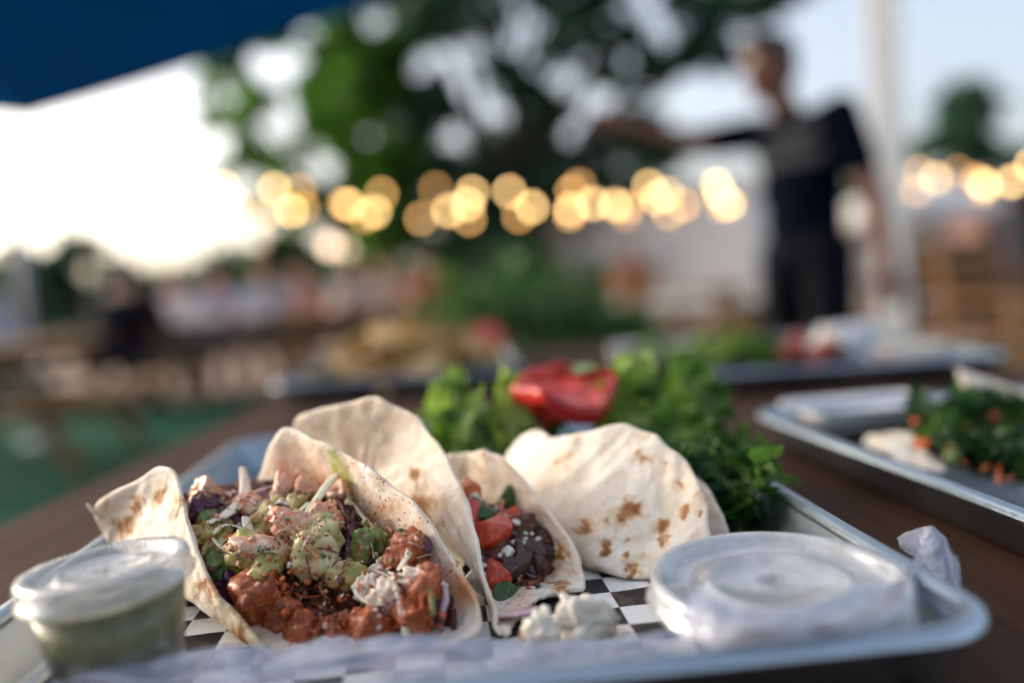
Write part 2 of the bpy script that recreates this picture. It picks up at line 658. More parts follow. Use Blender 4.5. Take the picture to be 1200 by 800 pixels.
def tortilla(name, ctrl, parent, spots={}, seed=0, nr=34, nt=150, thick=.0020, mat='tortilla', rough=1., lam=.0005):
    """ctrl: ('r', angle, px, py, d) on the rim or (u, v, px, py, d) inside; the sheet passes through those points"""
    X, Y = [], []
    for c in ctrl:
        if c[0] == 'r':
            X.append((math.cos(R(c[1])), math.sin(R(c[1]))))
        else:
            X.append(c[:2])
        p = P(*c[2:5])
        p.z = max(p.z, PAN + .0035)
        Y.append(p)
    f = TPS(X, Y, lam)
    Q = [(0, 0)]
    for k in range(1, nr + 1):
        for j in range(nt):
            a = 2 * math.pi * j / nt
            rr = k / nr * (1 + .018 * math.sin(3 * a + seed) + .012 * math.sin(7 * a + 2 * seed) + .006 * math.sin(17 * a + seed))
            Q.append((rr * math.cos(a), rr * math.sin(a)))
    W = f(Q)
    V = []
    rnd = random.Random(seed)
    for q, w in zip(Q, W):
        s3 = Vector((q[0] * 3.1, q[1] * 3.1, seed * 5.))
        bl = max(0., mnoise.noise(Vector((q[0] * 11, q[1] * 11, seed + .5))) - .12) * .0022
        dv = mnoise.noise_vector(s3) * .0022 + mnoise.noise_vector(s3 * 3.2) * .0009 + mnoise.noise_vector(s3 * 8) * .0003
        p = Vector(w) + dv * rough + Vector((-.35, -.8, .45)) * bl
        p.z = max(p.z, PAN + .0032)
        V.append(p)
    Fc = [(0, 1 + j, 1 + (j + 1) % nt) for j in range(nt)]
    for k in range(nr - 1):
        for j in range(nt):
            a, b = 1 + k * nt + j, 1 + k * nt + (j + 1) % nt
            Fc.append((a, a + nt, b + nt, b))
    o = mesh(name, V, Fc, MATS[mat], True)
    md = o.modifiers.new('thick', 'SOLIDIFY')
    md.thickness = thick
    md.offset = 0
    md.use_even_offset = False
    md = o.modifiers.new('soft', 'SUBSURF')
    md.levels = md.render_levels = 1
    for key in ('char', 'stain', 'green', 'chili'):
        vals = np.zeros(len(V))
        L = spots.get(key, [])
        if L:
            px = np.array([PROJ(v) for v in V])
            for (x, y, r, w) in L:
                r2 = ((px[:, 0] - x) ** 2 + (px[:, 1] - y) ** 2) / (r * r)
                vals = np.maximum(vals, w * np.exp(-r2 / 1.7))
        at = o.data.attributes.new(key, 'FLOAT', 'POINT')
        at.data.foreach_set('value', vals)
    if parent is not None:
        local(o, parent)
    return o

T1 = thing('taco', 'open taco overflowing with slaw and chili dusted chunks, next to the small green salsa cup', 'taco', P(350, 733, .342), group='tacos on the checkered paper')
T2 = thing('taco', 'taco with diced tomato and dark beans between the slaw taco and the charred one', 'taco', P(570, 683, .375), group='tacos on the checkered paper')
T3 = thing('taco', 'closed taco with brown char marks on its pale tortilla, filling hidden', 'taco', P(700, 652, .40), group='tacos on the checkered paper')
for o in (T1, T2, T3):
    o.location.z = PAN + .002

tortilla('tortilla', [
    ('r', -90, 445, 784, .296), ('r', -62, 556, 757, .299), ('r', -44, 554, 695, .315), ('r', -22, 503, 612, .335), ('r', 6, 430, 548, .36),
    ('r', 34, 356, 508, .385), ('r', 54, 316, 514, .40), ('r', 70, 292, 570, .412), ('r', 90, 222, 618, .412),
    ('r', 116, 113, 602, .392), ('r', 138, 160, 562, .376), ('r', 156, 203, 555, .362), ('r', 176, 222, 600, .348), ('r', -166, 236, 650, .335), ('r', -146, 275, 720, .312),
    ('r', -122, 335, 786, .292),
    (0, 0, 350, 733, .342), (0, -.5, 400, 757, .318), (0, .5, 270, 700, .378), (.5, 0, 468, 690, .352), (-.5, 0, 222, 700, .335),
    (.5, .5, 395, 620, .392), (.5, -.5, 533, 737, .315), (-.5, .5, 140, 650, .388), (-.5, -.5, 300, 765, .31)],
    T1, dict(char=[(150, 615, 12, .8), (188, 582, 10, .75), (165, 590, 14, .45), (250, 690, 16, .6), (285, 740, 18, .55), (215, 600, 20, .35), (312, 768, 12, .6), (130, 590, 10, .4)],
             stain=[(545, 690, 26, .9), (385, 585, 44, .80), (340, 550, 34, .62), (440, 610, 30, .7), (480, 655, 34, .75), (400, 545, 26, .5)],
             green=[(392, 532, 9, .8), (400, 548, 10, .95), (407, 568, 11, 1.), (414, 590, 11, 1.), (416, 608, 10, .9), (362, 560, 14, .7)],
             chili=[(470, 590, 40, .75), (520, 660, 40, .7), (430, 550, 30, .6), (400, 575, 30, .7)]), 1)

tortilla('tortilla', [
    ('r', -90, 622, 738, .325), ('r', -112, 586, 752, .304), ('r', -128, 580, 722, .313), ('r', -150, 560, 650, .337), ('r', -172, 546, 580, .357), ('r', 168, 520, 522, .376),
    ('r', 150, 494, 490, .389), ('r', 136, 458, 478, .398), ('r', 122, 425, 474, .406), ('r', 108, 376, 482, .42), ('r', 96, 345, 502, .432), ('r', 84, 385, 560, .442),
    ('r', 66, 512, 530, .43), ('r', 48, 552, 524, .415), ('r', 24, 592, 540, .396), ('r', -8, 655, 618, .363), ('r', -34, 685, 672, .347), ('r', -54, 678, 700, .342), ('r', -70, 648, 717, .337),
    (0, 0, 570, 683, .375), (0, -.5, 610, 712, .345), (0, .5, 500, 651, .42), (-.5, 0, 508, 600, .377), (-.5, .5, 430, 560, .417), (-.5, -.5, 570, 700, .335),
    (.5, 0, 622, 640, .387), (.5, .5, 552, 580, .424), (.5, -.5, 655, 697, .35)],
    T2, dict(char=[(492, 592, 16, .8), (487, 556, 5, .95), (505, 610, 12, .5), (660, 650, 14, .6), (640, 672, 12, .6), (655, 690, 10, .6), (560, 548, 8, .4), (622, 600, 12, .3)],
             stain=[(490, 600, 26, .5), (650, 660, 22, .5), (610, 705, 24, .5)], chili=[(610, 715, 25, .6)]), 2)

tortilla('tortilla', [
    ('r', -90, 826, 688, .346), ('r', -112, 839, 640, .353), ('r', -138, 817, 575, .369), ('r', -162, 788, 524, .385), ('r', 178, 756, 504, .395), ('r', 152, 700, 497, .41),
    ('r', 128, 640, 506, .43), ('r', 108, 602, 522, .446), ('r', 90, 580, 575, .459), ('r', -62, 852, 652, .362), ('r', -25, 846, 602, .382), ('r', 10, 803, 550, .411),
    ('r', 45, 730, 516, .442), ('r', 70, 640, 530, .466),
    (-.3, -.45, 742, 695, .354), (-.55, 0, 690, 610, .384), (-.6, .5, 618, 570, .422), (-.62, -.4, 775, 620, .37), (0, 0, 700, 652, .40), (0, .6, 620, 628, .44),
    (.5, 0, 780, 628, .412), (.5, .5, 690, 590, .45), (-.25, 0, 690, 675, .368), (0, -.6, 790, 692, .352)],
    T3, dict(char=[(740, 597, 10, .9), (728, 608, 8, .85), (716, 612, 7, .7), (778, 620, 9, .95), (775, 633, 7, .8), (713, 636, 6, .8), (710, 648, 6, .75), (686, 621, 9, .7), (740, 668, 8, .9), (738, 684, 7, .85),
                   (706, 680, 9, .7), (733, 653, 5, .7), (735, 634, 4, .7), (800, 570, 8, .65), (803, 598, 5, .75), (800, 609, 4, .7), (660, 543, 7, .6), (675, 533, 4, .65), (750, 533, 9, .5),
                   (754, 511, 5, .6), (821, 605, 4, .8), (783, 539, 4, .6), (757, 651, 6, .5), (700, 670, 6, .6)]), 3, rough=.55)

# ------------------------------------------------------------------ fillings
def lump(name, c, r, m, parent, seed, rough=.28, cube=.0, sub=3, freq=1.6, rot=None, fibre=0.):
    """a torn, uneven piece of food: cube 0 = pebble, 1 = cut dice"""
    bm = bmesh.new()
    bmesh.ops.create_icosphere(bm, subdivisions=sub, radius=1)
    rnd = random.Random(seed)
    rm = Euler(rot if rot else (rnd.uniform(0, 6), rnd.uniform(0, 6), rnd.uniform(0, 6))).to_matrix()
    off = Vector((seed * 3.7, seed * 1.3, 0))
    cuts = []
    for q in range(8 if cube > .05 else 4):
        n = Vector((rnd.gauss(0, 1), rnd.gauss(0, 1), rnd.gauss(0, 1))).normalized()
        cuts.append((n, rnd.uniform(.62, .9)))
    for v in bm.verts:
        p = v.co.normalized()
        if cube:
            k = max(abs(p.x), abs(p.y), abs(p.z))
            p = p.lerp(p / k * .82, cube)
        for n, d in cuts:
            h = p.dot(n) - d
            if h > 0:
                p = p - n * h * .85
        n = mnoise.noise(p * freq + off) * rough + mnoise.noise(p * freq * 2.7 + off) * rough * .40
        n -= (.5 - abs(mnoise.noise(p * freq * 3.3 - off))) * rough * (.1 if fibre > .05 else .15)
        n += mnoise.noise(p * freq * 7 + off) * rough * (.16 if fibre > .05 else .24)
        if sub > 3:
            n += mnoise.noise(p * freq * 15 + off) * rough * .2 + mnoise.noise(p * freq * 28 + off) * rough * .14
        if fibre:
            q = Vector((p.x * 1.1, p.y * 6, p.z * 6)) + off
            n -= abs(mnoise.noise(q)) * fibre + abs(mnoise.noise(q * 2.3)) * fibre * .6
        p = p * (1 + n)
        v.co = rm @ Vector((p.x * r[0], p.y * r[1], p.z * r[2]))
    bm.verts.index_update()
    V = [v.co + Vector(c) for v in bm.verts]
    Fc = [[v.index for v in f.verts] for f in bm.faces]
    bm.free()
    o = mesh(name, V, Fc, m, True)
    if parent is not None:
        local(o, parent)
    return o

def strip(name, pts, w, m, parent, flat=.35, seg=8):
    flat *= .5
    """a soft shred bent through points"""
    q = [Vector(p) for p in pts]
    out = []
    for k in range(len(q) - 1):
        p0, p1, p2, p3 = q[max(k - 1, 0)], q[k], q[k + 1], q[min(k + 2, len(q) - 1)]
        for s in range(5):
            u = s / 5
            out.append(.5 * ((2 * p1) + (p2 - p0) * u + (2 * p0 - 5 * p1 + 4 * p2 - p3) * u * u + (3 * p1 - p0 - 3 * p2 + p3) * u ** 3))
    out.append(q[-1])
    n = len(out)
    rad = [w * .78 * (.45 + .55 * math.sin(math.pi * min(1, max(0, (k + .6) / n))) ** .6) for k in range(n)]
    o = MB().tube(out, rad, seg, flat=flat).build(name, m, None, True)
    if parent is not None:
        local(o, parent)
    return o

def food_mat(name, a, b, c2=None, scale=90, rough=.35, sss=.35, spots=None, cover=.0, bump=.4, smap=520, coat=.25):
    t = NT(name)
    n1, n2 = t.noise(scale, 5, .6), t.noise(scale * 3.3, 5, .65)
    c = t.ramp(n1, [(.32, b), (.68, a)])
    if c2:
        c = t.mix(t.ramp(n2, [(.52, 0.), (.68, .8)]), c, c2)
    if spots:
        vo = t.n('ShaderNodeTexVoronoi')
        vo.inputs['Scale'].default_value = smap
        t.l(t.co, vo.inputs['Vector'])
        sp = t.math('LESS_THAN', vo.outputs['Distance'], .40)
        c = t.mix(t.math('MULTIPLY', sp, t.ramp(t.noise(120, 3), [(.5 - cover, 0.), (.62 - cover, 1.)])), c, spots)
        c = t.mix(t.ramp(t.noise(75, 4), [(.52 - cover, 0.), (.8, .75)]), c, tuple(v * 1.3 for v in spots))
    t.col(c)
    t.set(Roughness=rough)
    t.b.inputs['Subsurface Weight'].default_value = sss
    t.b.inputs['Subsurface Radius'].default_value = (1, .55, .3)
    t.b.inputs['Subsurface Scale'].default_value = .003
    t.b.inputs['Coat Weight'].default_value = coat
    t.b.inputs['Coat Roughness'].default_value = .12
    t.bump(n2, bump, .0012)
    MATS[name] = t.m
    return t.m
CHILI = (.58, .12, .018)
F_SHRIMP = food_mat('creamy_chunk', (.74, .50, .35), (.58, .31, .19), (.82, .68, .53), 110, .24, .22, CHILI, .05)
F_AVO = food_mat('avocado', (.46, .40, .13), (.31, .28, .06), (.60, .53, .26), 120, .28, .2, CHILI, .0)
F_PALE = food_mat('pale_melon', (.58, .53, .29), (.42, .40, .16), (.68, .62, .42), 100, .22, .25, CHILI, -.02)
F_MEAT = food_mat('red_chicken', (.49, .100, .018), (.25, .036, .007), (.62, .22, .06), 150, .26, .12, (.20, .028, .006), -.05, .9, 520, .3)
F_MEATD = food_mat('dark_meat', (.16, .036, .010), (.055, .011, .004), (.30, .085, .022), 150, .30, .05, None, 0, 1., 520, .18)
F_WHITE = food_mat('white_cabbage', (.78, .73, .60), (.68, .63, .45), (.60, .62, .36), 160, .3, .25)
F_CREAM = food_mat('dressed_cabbage', (.80, .70, .58), (.72, .55, .42), (.84, .76, .66), 120, .3, .4, CHILI, -.12)
F_PURP = food_mat('purple_cabbage', (.115, .018, .06), (.05, .008, .035), (.22, .05, .10), 150, .32, .2)
F_GREEN = food_mat('green_herb', (.055, .13, .025), (.025, .065, .014), None, 150, .4, .15)
F_SCAL = food_mat('green_peel', (.15, .24, .05), (.05, .10, .02), (.36, .42, .14), 120, .35, .25, CHILI, -.1)
F_TOM = food_mat('diced_tomato', (.62, .075, .028), (.46, .035, .016), (.70, .16, .07), 90, .2, .4)
F_TOMO = food_mat('orange_tomato', (.68, .19, .06), (.58, .11, .03), None, 90, .25, .4)
F_ONION = food_mat('red_onion', (.60, .44, .47), (.44, .24, .32), (.70, .60, .60), 80, .25, .5)
F_BEAN = food_mat('dark_beans', (.085, .035, .026), (.035, .014, .012), (.14, .065, .05), 120, .3, .15)
F_CHEESE = food_mat('white_cheese', (.80, .77, .68), (.72, .68, .57), (.84, .82, .76), 90, .55, .4, None, 0, .9)

# depth of the heap's surface behind each pixel
S1 = TPS([(235, 590), (300, 574), (380, 566), (440, 590), (250, 650), (350, 635), (440, 650), (505, 645), (300, 720), (400, 720), (490, 720), (335, 765), (420, 768), (535, 752), (245, 700)],
         [.372, .388, .384, .372, .347, .350, .347, .334, .325, .322, .314, .303, .302, .301, .335], .001)
S2 = TPS([(548, 580), (600, 575), (640, 620), (545, 640), (590, 630), (635, 660), (560, 690), (600, 700), (640, 690)], [.388, .405, .382, .366, .375, .37, .352, .348, .355], .001)
def on1(x, y, up_=0.):
    return P(x, y, float(np.ravel(S1([(x, y)]))[0]) - up_)
def on2(x, y, up_=0.):
    return P(x, y, float(np.ravel(S2([(x, y)]))[0]) - up_)
def heap(name, S, poly, m, parent, thick, seed):
    """a shredded bed of filling under the loose pieces"""
    xs = [p[0] for p in poly]
    ys = [p[1] for p in poly]
    def inside(x, y):
        c = False
        for k in range(len(poly)):
            (x1, y1), (x2, y2) = poly[k], poly[k - 1]
            if (y1 > y) != (y2 > y) and x < (x2 - x1) * (y - y1) / (y2 - y1) + x1:
                c = not c
        return c
    st = 5
    gx = np.arange(min(xs), max(xs) + st, st)
    gy = np.arange(min(ys), max(ys) + st, st)
    idx, V, Fc = {}, [], []
    pts = [(x, y) for y in gy for x in gx]
    D = np.ravel(S(pts))
    for (x, y), d in zip(pts, D):
        n = mnoise.noise(Vector((x * .05, y * .05, seed))) * .005 + mnoise.noise(Vector((x * .14, y * .14, seed))) * .003
        idx[(x, y)] = len(V)
        p = P(x, y, d + .006 + n)
        p.z = max(p.z, PAN + .004)
        V.append(p)
    for a, b in zip(gy[:-1], gy[1:]):
        for c, d in zip(gx[:-1], gx[1:]):
            if inside((c + d) / 2, (a + b) / 2):
                Fc.append((idx[(c, a)], idx[(c, b)], idx[(d, b)], idx[(d, a)]))
    o = mesh(name, V, Fc, m, True)
    md = o.modifiers.new('thick', 'SOLIDIFY')
    md.thickness = thick
    md.offset = -1
    return local(o, parent)
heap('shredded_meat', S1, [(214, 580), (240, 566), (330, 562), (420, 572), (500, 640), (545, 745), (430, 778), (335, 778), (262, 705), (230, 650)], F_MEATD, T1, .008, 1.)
heap('bean_spread', S2, [(545, 585), (600, 590), (640, 625), (638, 690), (600, 712), (560, 700)], F_BEAN, T2, .006, 2.)

rnd = random.Random(11)
mm = .001
# ---- taco with slaw: named pieces first
def L1(nm, x, y, r, m, seed, up_=.004, cube=.3, rough=.3, rot=None, fr=1.6):
    lump(nm, on1(x, y, up_), tuple(v * mm * (1.22 if m is F_MEAT else 1.08) for v in r), m, T1, seed, rough * .95, cube, 4, fr, rot, .20 if m in (F_MEAT, F_MEATD, F_SHRIMP) else .02)
L1('chicken_chunk', 306, 700, (11, 10, 10), F_MEAT, 1, .003, .75, .22)
L1('chicken_chunk', 333, 726, (9, 8, 9), F_MEAT, 2, -.004, .6)
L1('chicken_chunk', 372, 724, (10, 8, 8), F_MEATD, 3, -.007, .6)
L1('chicken_chunk', 396, 745, (9, 8, 7), F_MEAT, 4, -.004, .6)
L1('chicken_chunk', 437, 736, (11, 8, 8), F_MEAT, 5, .005, .7, .24)
L1('chicken_chunk', 480, 652, (10, 8, 10), F_MEAT, 6, .004, .75, .22)
L1('chicken_chunk', 497, 690, (9, 8, 12), F_MEAT, 7, .003, .7, .22)
L1('chicken_chunk', 480, 725, (8, 8, 10), F_MEAT, 8, .004, .6)
L1('chicken_chunk', 352, 745, (9, 8, 8), F_MEAT, 9, -.004, .5)
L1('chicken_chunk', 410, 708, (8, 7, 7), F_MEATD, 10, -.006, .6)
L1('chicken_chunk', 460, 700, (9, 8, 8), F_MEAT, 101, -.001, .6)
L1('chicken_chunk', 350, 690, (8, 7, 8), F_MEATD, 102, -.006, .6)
L1('avocado_chunk', 292, 650, (9.5, 9, 11), F_AVO, 11, .008, .25)
L1('avocado_chunk', 312, 668, (9, 8, 8), F_AVO, 12, .006, .3)
L1('avocado_chunk', 316, 608, (10, 8, 7), F_AVO, 13, .006, .2, .4)
L1('avocado_chunk', 345, 598, (8, 6, 5), F_AVO, 14, .006, .1, .45)
L1('melon_chunk', 372, 650, (10, 9, 11), F_PALE, 15, .008, .3)
L1('melon_chunk', 378, 628, (9, 8, 9), F_PALE, 16, .009, .3)
L1('melon_chunk', 392, 672, (6, 6, 6), F_PALE, 17, .006, .5)
L1('melon_chunk', 410, 680, (7, 6, 8), F_AVO, 18, .003, .35)
L1('shrimp_piece', 352, 622, (14, 7, 7.5), F_SHRIMP, 19, .010, .1, .3, (0, R(38), R(20)))
L1('shrimp_piece', 312, 645, (15, 6, 6), F_SHRIMP, 20, .012, .1, .3, (0, R(14), R(10)))
L1('shrimp_piece', 376, 612, (9, 8, 8), F_SHRIMP, 21, .009, .1, .35)
L1('shrimp_piece', 292, 595, (8, 7, 7), F_SHRIMP, 22, .006, .3)
L1('shrimp_piece', 242, 578, (10, 8, 6), F_SHRIMP, 23, .003, .2)
L1('shrimp_piece', 335, 576, (11, 7, 5), F_SHRIMP, 24, .002, .1, .4)
L1('shrimp_piece', 400, 582, (10, 7, 6), F_SHRIMP, 25, .002, .1, .4)
L1('shrimp_piece', 360, 578, (9, 7, 6), F_SHRIMP, 26, .000, .1, .4)
L1('peel_chunk', 425, 648, (5, 5, 11), F_SCAL, 27, .008, .5, .2, (R(10), R(8), 0))
L1('peel_chunk', 441, 640, (5, 5, 9), F_SCAL, 28, .006, .5, .2, (R(5), R(-10), 0))
L1('slaw_clump', 238, 598, (8, 7, 7), F_PURP, 351, .0, .0, .5, None, 2.4)
L1('slaw_clump', 246, 632, (7, 7, 9), F_AVO, 352, .0, .1, .5, None, 2.4)
L1('slaw_clump', 258, 664, (7, 7, 9), F_SCAL, 353, -.001, .1, .5, None, 2.4)
L1('slaw_clump', 272, 690, (7, 6, 8), F_PURP, 354, -.002, .1, .5, None, 2.4)
L1('slaw_clump', 268, 615, (9, 7, 8), F_PURP, 355, -.003, .1, .5, None, 2.4)
L1('peel_chunk', 262, 632, (4, 4, 11), F_AVO, 29, .004, .4, .2)
L1('peel_chunk', 250, 610, (5, 5, 7), F_SCAL, 30, .002, .4, .2)
L1('slaw_clump', 432, 690, (6, 5, 5), F_CREAM, 31, .009, .0, .55, None, 2.4)
L1('slaw_clump', 452, 706, (7, 6, 6), F_CREAM, 32, .009, .0, .55, None, 2.4)
L1('slaw_clump', 330, 598, (7, 5, 4), F_CREAM, 33, .009, .0, .55, None, 2.4)
L1('slaw_clump', 494, 680, (9, 4, 4), F_CREAM, 34, .009, .0, .5, (0, R(20), 0), 2.4)
L1('slaw_clump', 452, 668, (7, 5, 4), F_CREAM, 341, .004, .0, .5, None, 2.4)
# ---- shreds
def SH(nm, pts, w, m, flat=.35, ups=.012):
    strip(nm, [on1(x, y, ups + (0 if len(q) < 1 else q[0])) for (x, y, *q) in pts], w * mm, m, T1, flat)
SH('purple_shred', [(222, 585, -.012), (226, 620, -.012), (237, 655, -.006), (252, 668, -.004)], 3., F_PURP)
SH('purple_shred', [(250, 600), (272, 592), (295, 590), (306, 578)], 4., F_PURP, .3, .004)
SH('purple_shred', [(268, 605), (285, 606), (300, 598)], 4., F_PURP, .3, .002)
SH('purple_shred', [(345, 577), (365, 584), (382, 597), (390, 612)], 3.2, F_PURP, .3, .008)
SH('purple_shred', [(372, 576), (395, 580), (408, 600), (414, 630)], 3.4, F_PURP, .3, .006)
SH('purple_shred', [(405, 600), (416, 625), (412, 655), (402, 680)], 5.5, F_PURP, .3, .004)
SH('purple_shred', [(388, 625), (398, 650), (395, 680)], 4, F_PURP, .3, .003)
SH('purple_shred', [(463, 690), (466, 705), (468, 725)], 2, F_PURP, .4, .012)
SH('purple_shred', [(494, 625), (500, 632), (500, 645)], 2.4, F_PURP, .4, .008)
SH('purple_shred', [(300, 575), (320, 570), (342, 574)], 3., F_ONION, .3, .006)
SH('purple_shred', [(515, 690), (518, 712), (512, 735)], 3, F_PURP, .3, .002)
SH('cabbage_shred', [(245, 612), (268, 600), (287, 578), (285, 548, -.012)], 3.6, F_CREAM, .4, .012)
SH('cabbage_shred', [(360, 600), (375, 580), (388, 562), (395, 555)], 2.6, F_WHITE, .4, .014)
SH('cabbage_shred', [(250, 625), (262, 615), (280, 617), (296, 625)], 1.7, F_WHITE, .5, .012)
SH('cabbage_shred', [(250, 630), (258, 640), (272, 648)], 1.6, F_WHITE, .5, .010)
SH('cabbage_shred', [(288, 605), (292, 620), (300, 628)], 3.2, F_WHITE, .4, .014)
SH('cabbage_shred', [(318, 580), (330, 600), (350, 598), (362, 588)], 1.8, F_WHITE, .5, .013)
SH('cabbage_shred', [(320, 590), (338, 588), (352, 580)], 1.6, F_CREAM, .5, .014)
SH('cabbage_shred', [(422, 676), (418, 692), (432, 706), (452, 708)], 2.0, F_WHITE, .5, .016)
SH('cabbage_shred', [(440, 668), (458, 676), (465, 690), (470, 720)], 1.5, F_CREAM, .5, .016)
SH('cabbage_shred', [(466, 668), (478, 650), (480, 640)], 1.8, F_WHITE, .5, .016)
SH('cabbage_shred', [(470, 722), (476, 738), (478, 755)], 2.2, F_WHITE, .5, .010)
SH('cabbage_shred', [(470, 672), (488, 676), (504, 690), (508, 720)], 1.6, F_SCAL, .5, .014)
SH('cabbage_shred', [(520, 680), (523, 700), (516, 720)], 1.6, F_ONION, .5, .006)
SH('cabbage_shred', [(385, 590), (392, 606), (404, 612)], 1.8, F_CREAM, .5, .012)
SH('cabbage_shred', [(415, 590), (430, 610), (448, 622)], 1.8, F_CREAM, .5, .006)
SH('cabbage_shred', [(426, 555, -.004), (421, 575), (410, 590)], 1.3, F_WHITE, .5, .0)
# loose end that sticks out past the tortilla on the far left
strip('cabbage_shred', [P(102, 590, .388), P(112, 602, .388), P(128, 612, .39)], 2.4 * mm, F_WHITE, T1, .5)
for k in range(270):
    x, y = rnd.uniform(245, 505), rnd.uniform(572, 735)
    if y < 560 + max(0, (x - 420)) * .9 + 15 or x < 230 + (y - 560) * .38 + 6:
        continue
    w = rnd.choice((.7, .9, 1.2, 1.6))
    a = rnd.uniform(0, math.pi)
    l = rnd.uniform(7, 20)
    pts = [(x - l * math.cos(a), y - l * .6 * math.sin(a)), (x + rnd.uniform(-5, 5), y + rnd.uniform(-5, 5)), (x + l * math.cos(a), y + l * .6 * math.sin(a))]
    top = y < 610
    if not top and rnd.random() < .35:
        w *= .55
    m = rnd.choice([F_CREAM, F_WHITE, F_PURP, F_GREEN, F_SHRIMP] if top or x < 290 else [F_MEAT, F_MEAT, F_MEATD, F_PURP, F_MEAT] if 290 < x < 400 and y > 660 else [F_CREAM, F_PURP, F_SCAL, F_MEAT, F_GREEN])
    SH('slaw_shred', pts, w, m, .45, rnd.uniform(.001, .009))
for k in range(150):
    x, y = rnd.uniform(250, 505), rnd.uniform(575, 730)
    if y < 575 + max(0, (x - 420)) * .9 or x < 235 + (y - 560) * .38 + 8:
        continue
    s = rnd.uniform(.7, 2.3) * mm
    dark = x > 290 and y > 675
    lump('filling_crumb', on1(x, y, rnd.uniform(.004, .012)), (s, s * rnd.uniform(.5, 1), s * rnd.uniform(.4, .8)), rnd.choice([F_MEAT, F_MEATD, F_MEAT, F_TOMO] if dark else [F_CREAM, F_AVO, F_SHRIMP, F_GREEN, F_SCAL, F_PALE]), T1, 300 + k, .4, .3, 2)

from mathutils.bvhtree import BVHTree
def surface_of(root):
    V, Fc = [], []
    for o in root.children:
        b = len(V)
        V += [v.co.copy() for v in o.data.vertices]
        Fc += [tuple(q + b for q in p.vertices) for p in o.data.polygons]
    return BVHTree.FromPolygons(V, Fc)
def sprinkle(root, n, box, make, seed, keep=None):
    tree_ = surface_of(root)
    rn = random.Random(seed)
    for k in range(n):
        x, y = rn.uniform(box[0], box[2]), rn.uniform(box[1], box[3])
        if keep and not keep(x, y):
            continue
        r = ray(x, y).normalized()
        h, nor, i, d = tree_.ray_cast(EYE, r, 1.)
        if h is None:
            continue
        if nor.dot(r) > 0:
            nor = -nor
        make(rn, k, x, y, h, nor, tree_)
def in1(x, y):
    return y > 570 + max(0, (x - 425)) * .92 and x > 234 + (y - 570) * .44 and x < 520 and y < 765
def bit(rn, k, x, y, h, nor, tr):
    hot = x > 285 and y > 665
    m = rn.choice([F_MEAT, F_MEAT, F_TOMO, F_MEAT, F_CREAM] if hot else [F_CREAM, F_AVO, F_SHRIMP, F_SHRIMP, F_TOMO, F_PALE, F_SCAL])
    s_ = rn.uniform(.5, 1.7) * mm
    lump('filling_bit', h + nor * s_ * .3, (s_, s_ * rn.uniform(.5, 1), s_ * rn.uniform(.35, .7)), m, T1, 2000 + k, .4, .4, 2)
sprinkle(T1, 240, (235, 570, 520, 760), bit, 31, in1)
FLAKE = plain('chili_flake', (.50, .05, .008), (.34, .025, .004), 300, .4)
def flake(rn, k, x, y, h, nor, tr):
    s_ = rn.uniform(.3, .8) * mm
    lump('chili_flake', h + nor * .0002, (s_, s_ * rn.uniform(.4, 1), s_ * .35), FLAKE, T1, 3000 + k, .3, .5, 1)
sprinkle(T1, 380, (250, 572, 480, 690), flake, 32, lambda x, y: in1(x, y) and (x - 350) ** 2 / 110 ** 2 + (y - 618) ** 2 / 50 ** 2 < 1.2)
def drape(rn, k, x, y, h, nor, tr):
    a = rn.uniform(0, math.pi)
    l = rn.uniform(6, 17)
    pts = []
    for q in (-1, -.4, .3, 1):
        r = ray(x + q * l * math.cos(a), y + q * l * .7 * math.sin(a) + 2.5 * abs(q)).normalized()
        g_, n_, i_, d_ = tr.ray_cast(EYE, r, 1.)
        if g_ is None or abs(d_ - (h - EYE).length) > .012:
            return
        pts.append(g_ - r * .0009)
    hot = x > 285 and y > 665
    m = rn.choice([F_MEAT, F_MEAT, F_TOMO] if hot else [F_CREAM, F_WHITE, F_PURP, F_CREAM, F_SCAL])
    strip('slaw_thread', pts, rn.choice((.5, .7, .9)) * mm, m, T1, .7, 6)
sprinkle(T1, 150, (235, 570, 520, 760), drape, 33, in1)

# ---- taco with tomato and beans
def L2(nm, x, y, r, m, seed, up_=.004, cube=.8, rough=.14, rot=None):
    if m in (F_BEAN, F_MEATD):
        rough = .42
    lump(nm, on2(x, y, up_), tuple(v * mm for v in r), m, T2, seed, rough, cube, 4, 1.5, rot)
L2('tomato_dice', 576, 628, (9.5, 8, 9.5), F_TOM, 41, .012, .85, .1, (R(8), R(12), R(20)))
L2('tomato_dice', 552, 575, (8, 7, 5.5), F_TOMO, 42, .006)
L2('tomato_dice', 548, 605, (8, 7, 8), F_TOM, 43, .006)
L2('tomato_dice', 581, 680, (8, 7, 9), F_TOM, 44, .010, .7, .15)
L2('tomato_dice', 600, 612, (7, 7, 7), F_TOM, 45, .002)
L2('tomato_dice', 610, 648, (6, 6, 6), F_TOM, 451, .004)
L2('pepper_dice', 598, 583, (5.5, 3, 6.5), F_GREEN, 46, .004, .7, .12, (0, R(40), R(20)))
L2('pepper_dice', 562, 597, (8, 3, 5), F_GREEN, 47, .010, .7, .12)
L2('pepper_dice', 590, 703, (9, 4, 6.5), F_GREEN, 48, .008, .8, .1)
L2('onion_dice', 563, 680, (5, 4, 7), F_WHITE, 49, .010, .8, .1)
L2('onion_dice', 556, 588, (5, 3, 3.5), F_WHITE, 50, .006)
L2('bean_chunk', 622, 640, (11, 8, 14), F_BEAN, 51, .004, .3, .2)
L2('bean_chunk', 604, 665, (12, 8, 12), F_BEAN, 52, .006, .3, .2)
L2('bean_chunk', 570, 655, (11, 8, 10), F_BEAN, 53, .003, .3, .2)
L2('bean_chunk', 630, 675, (8, 7, 10), F_BEAN, 54, .002, .3, .2)
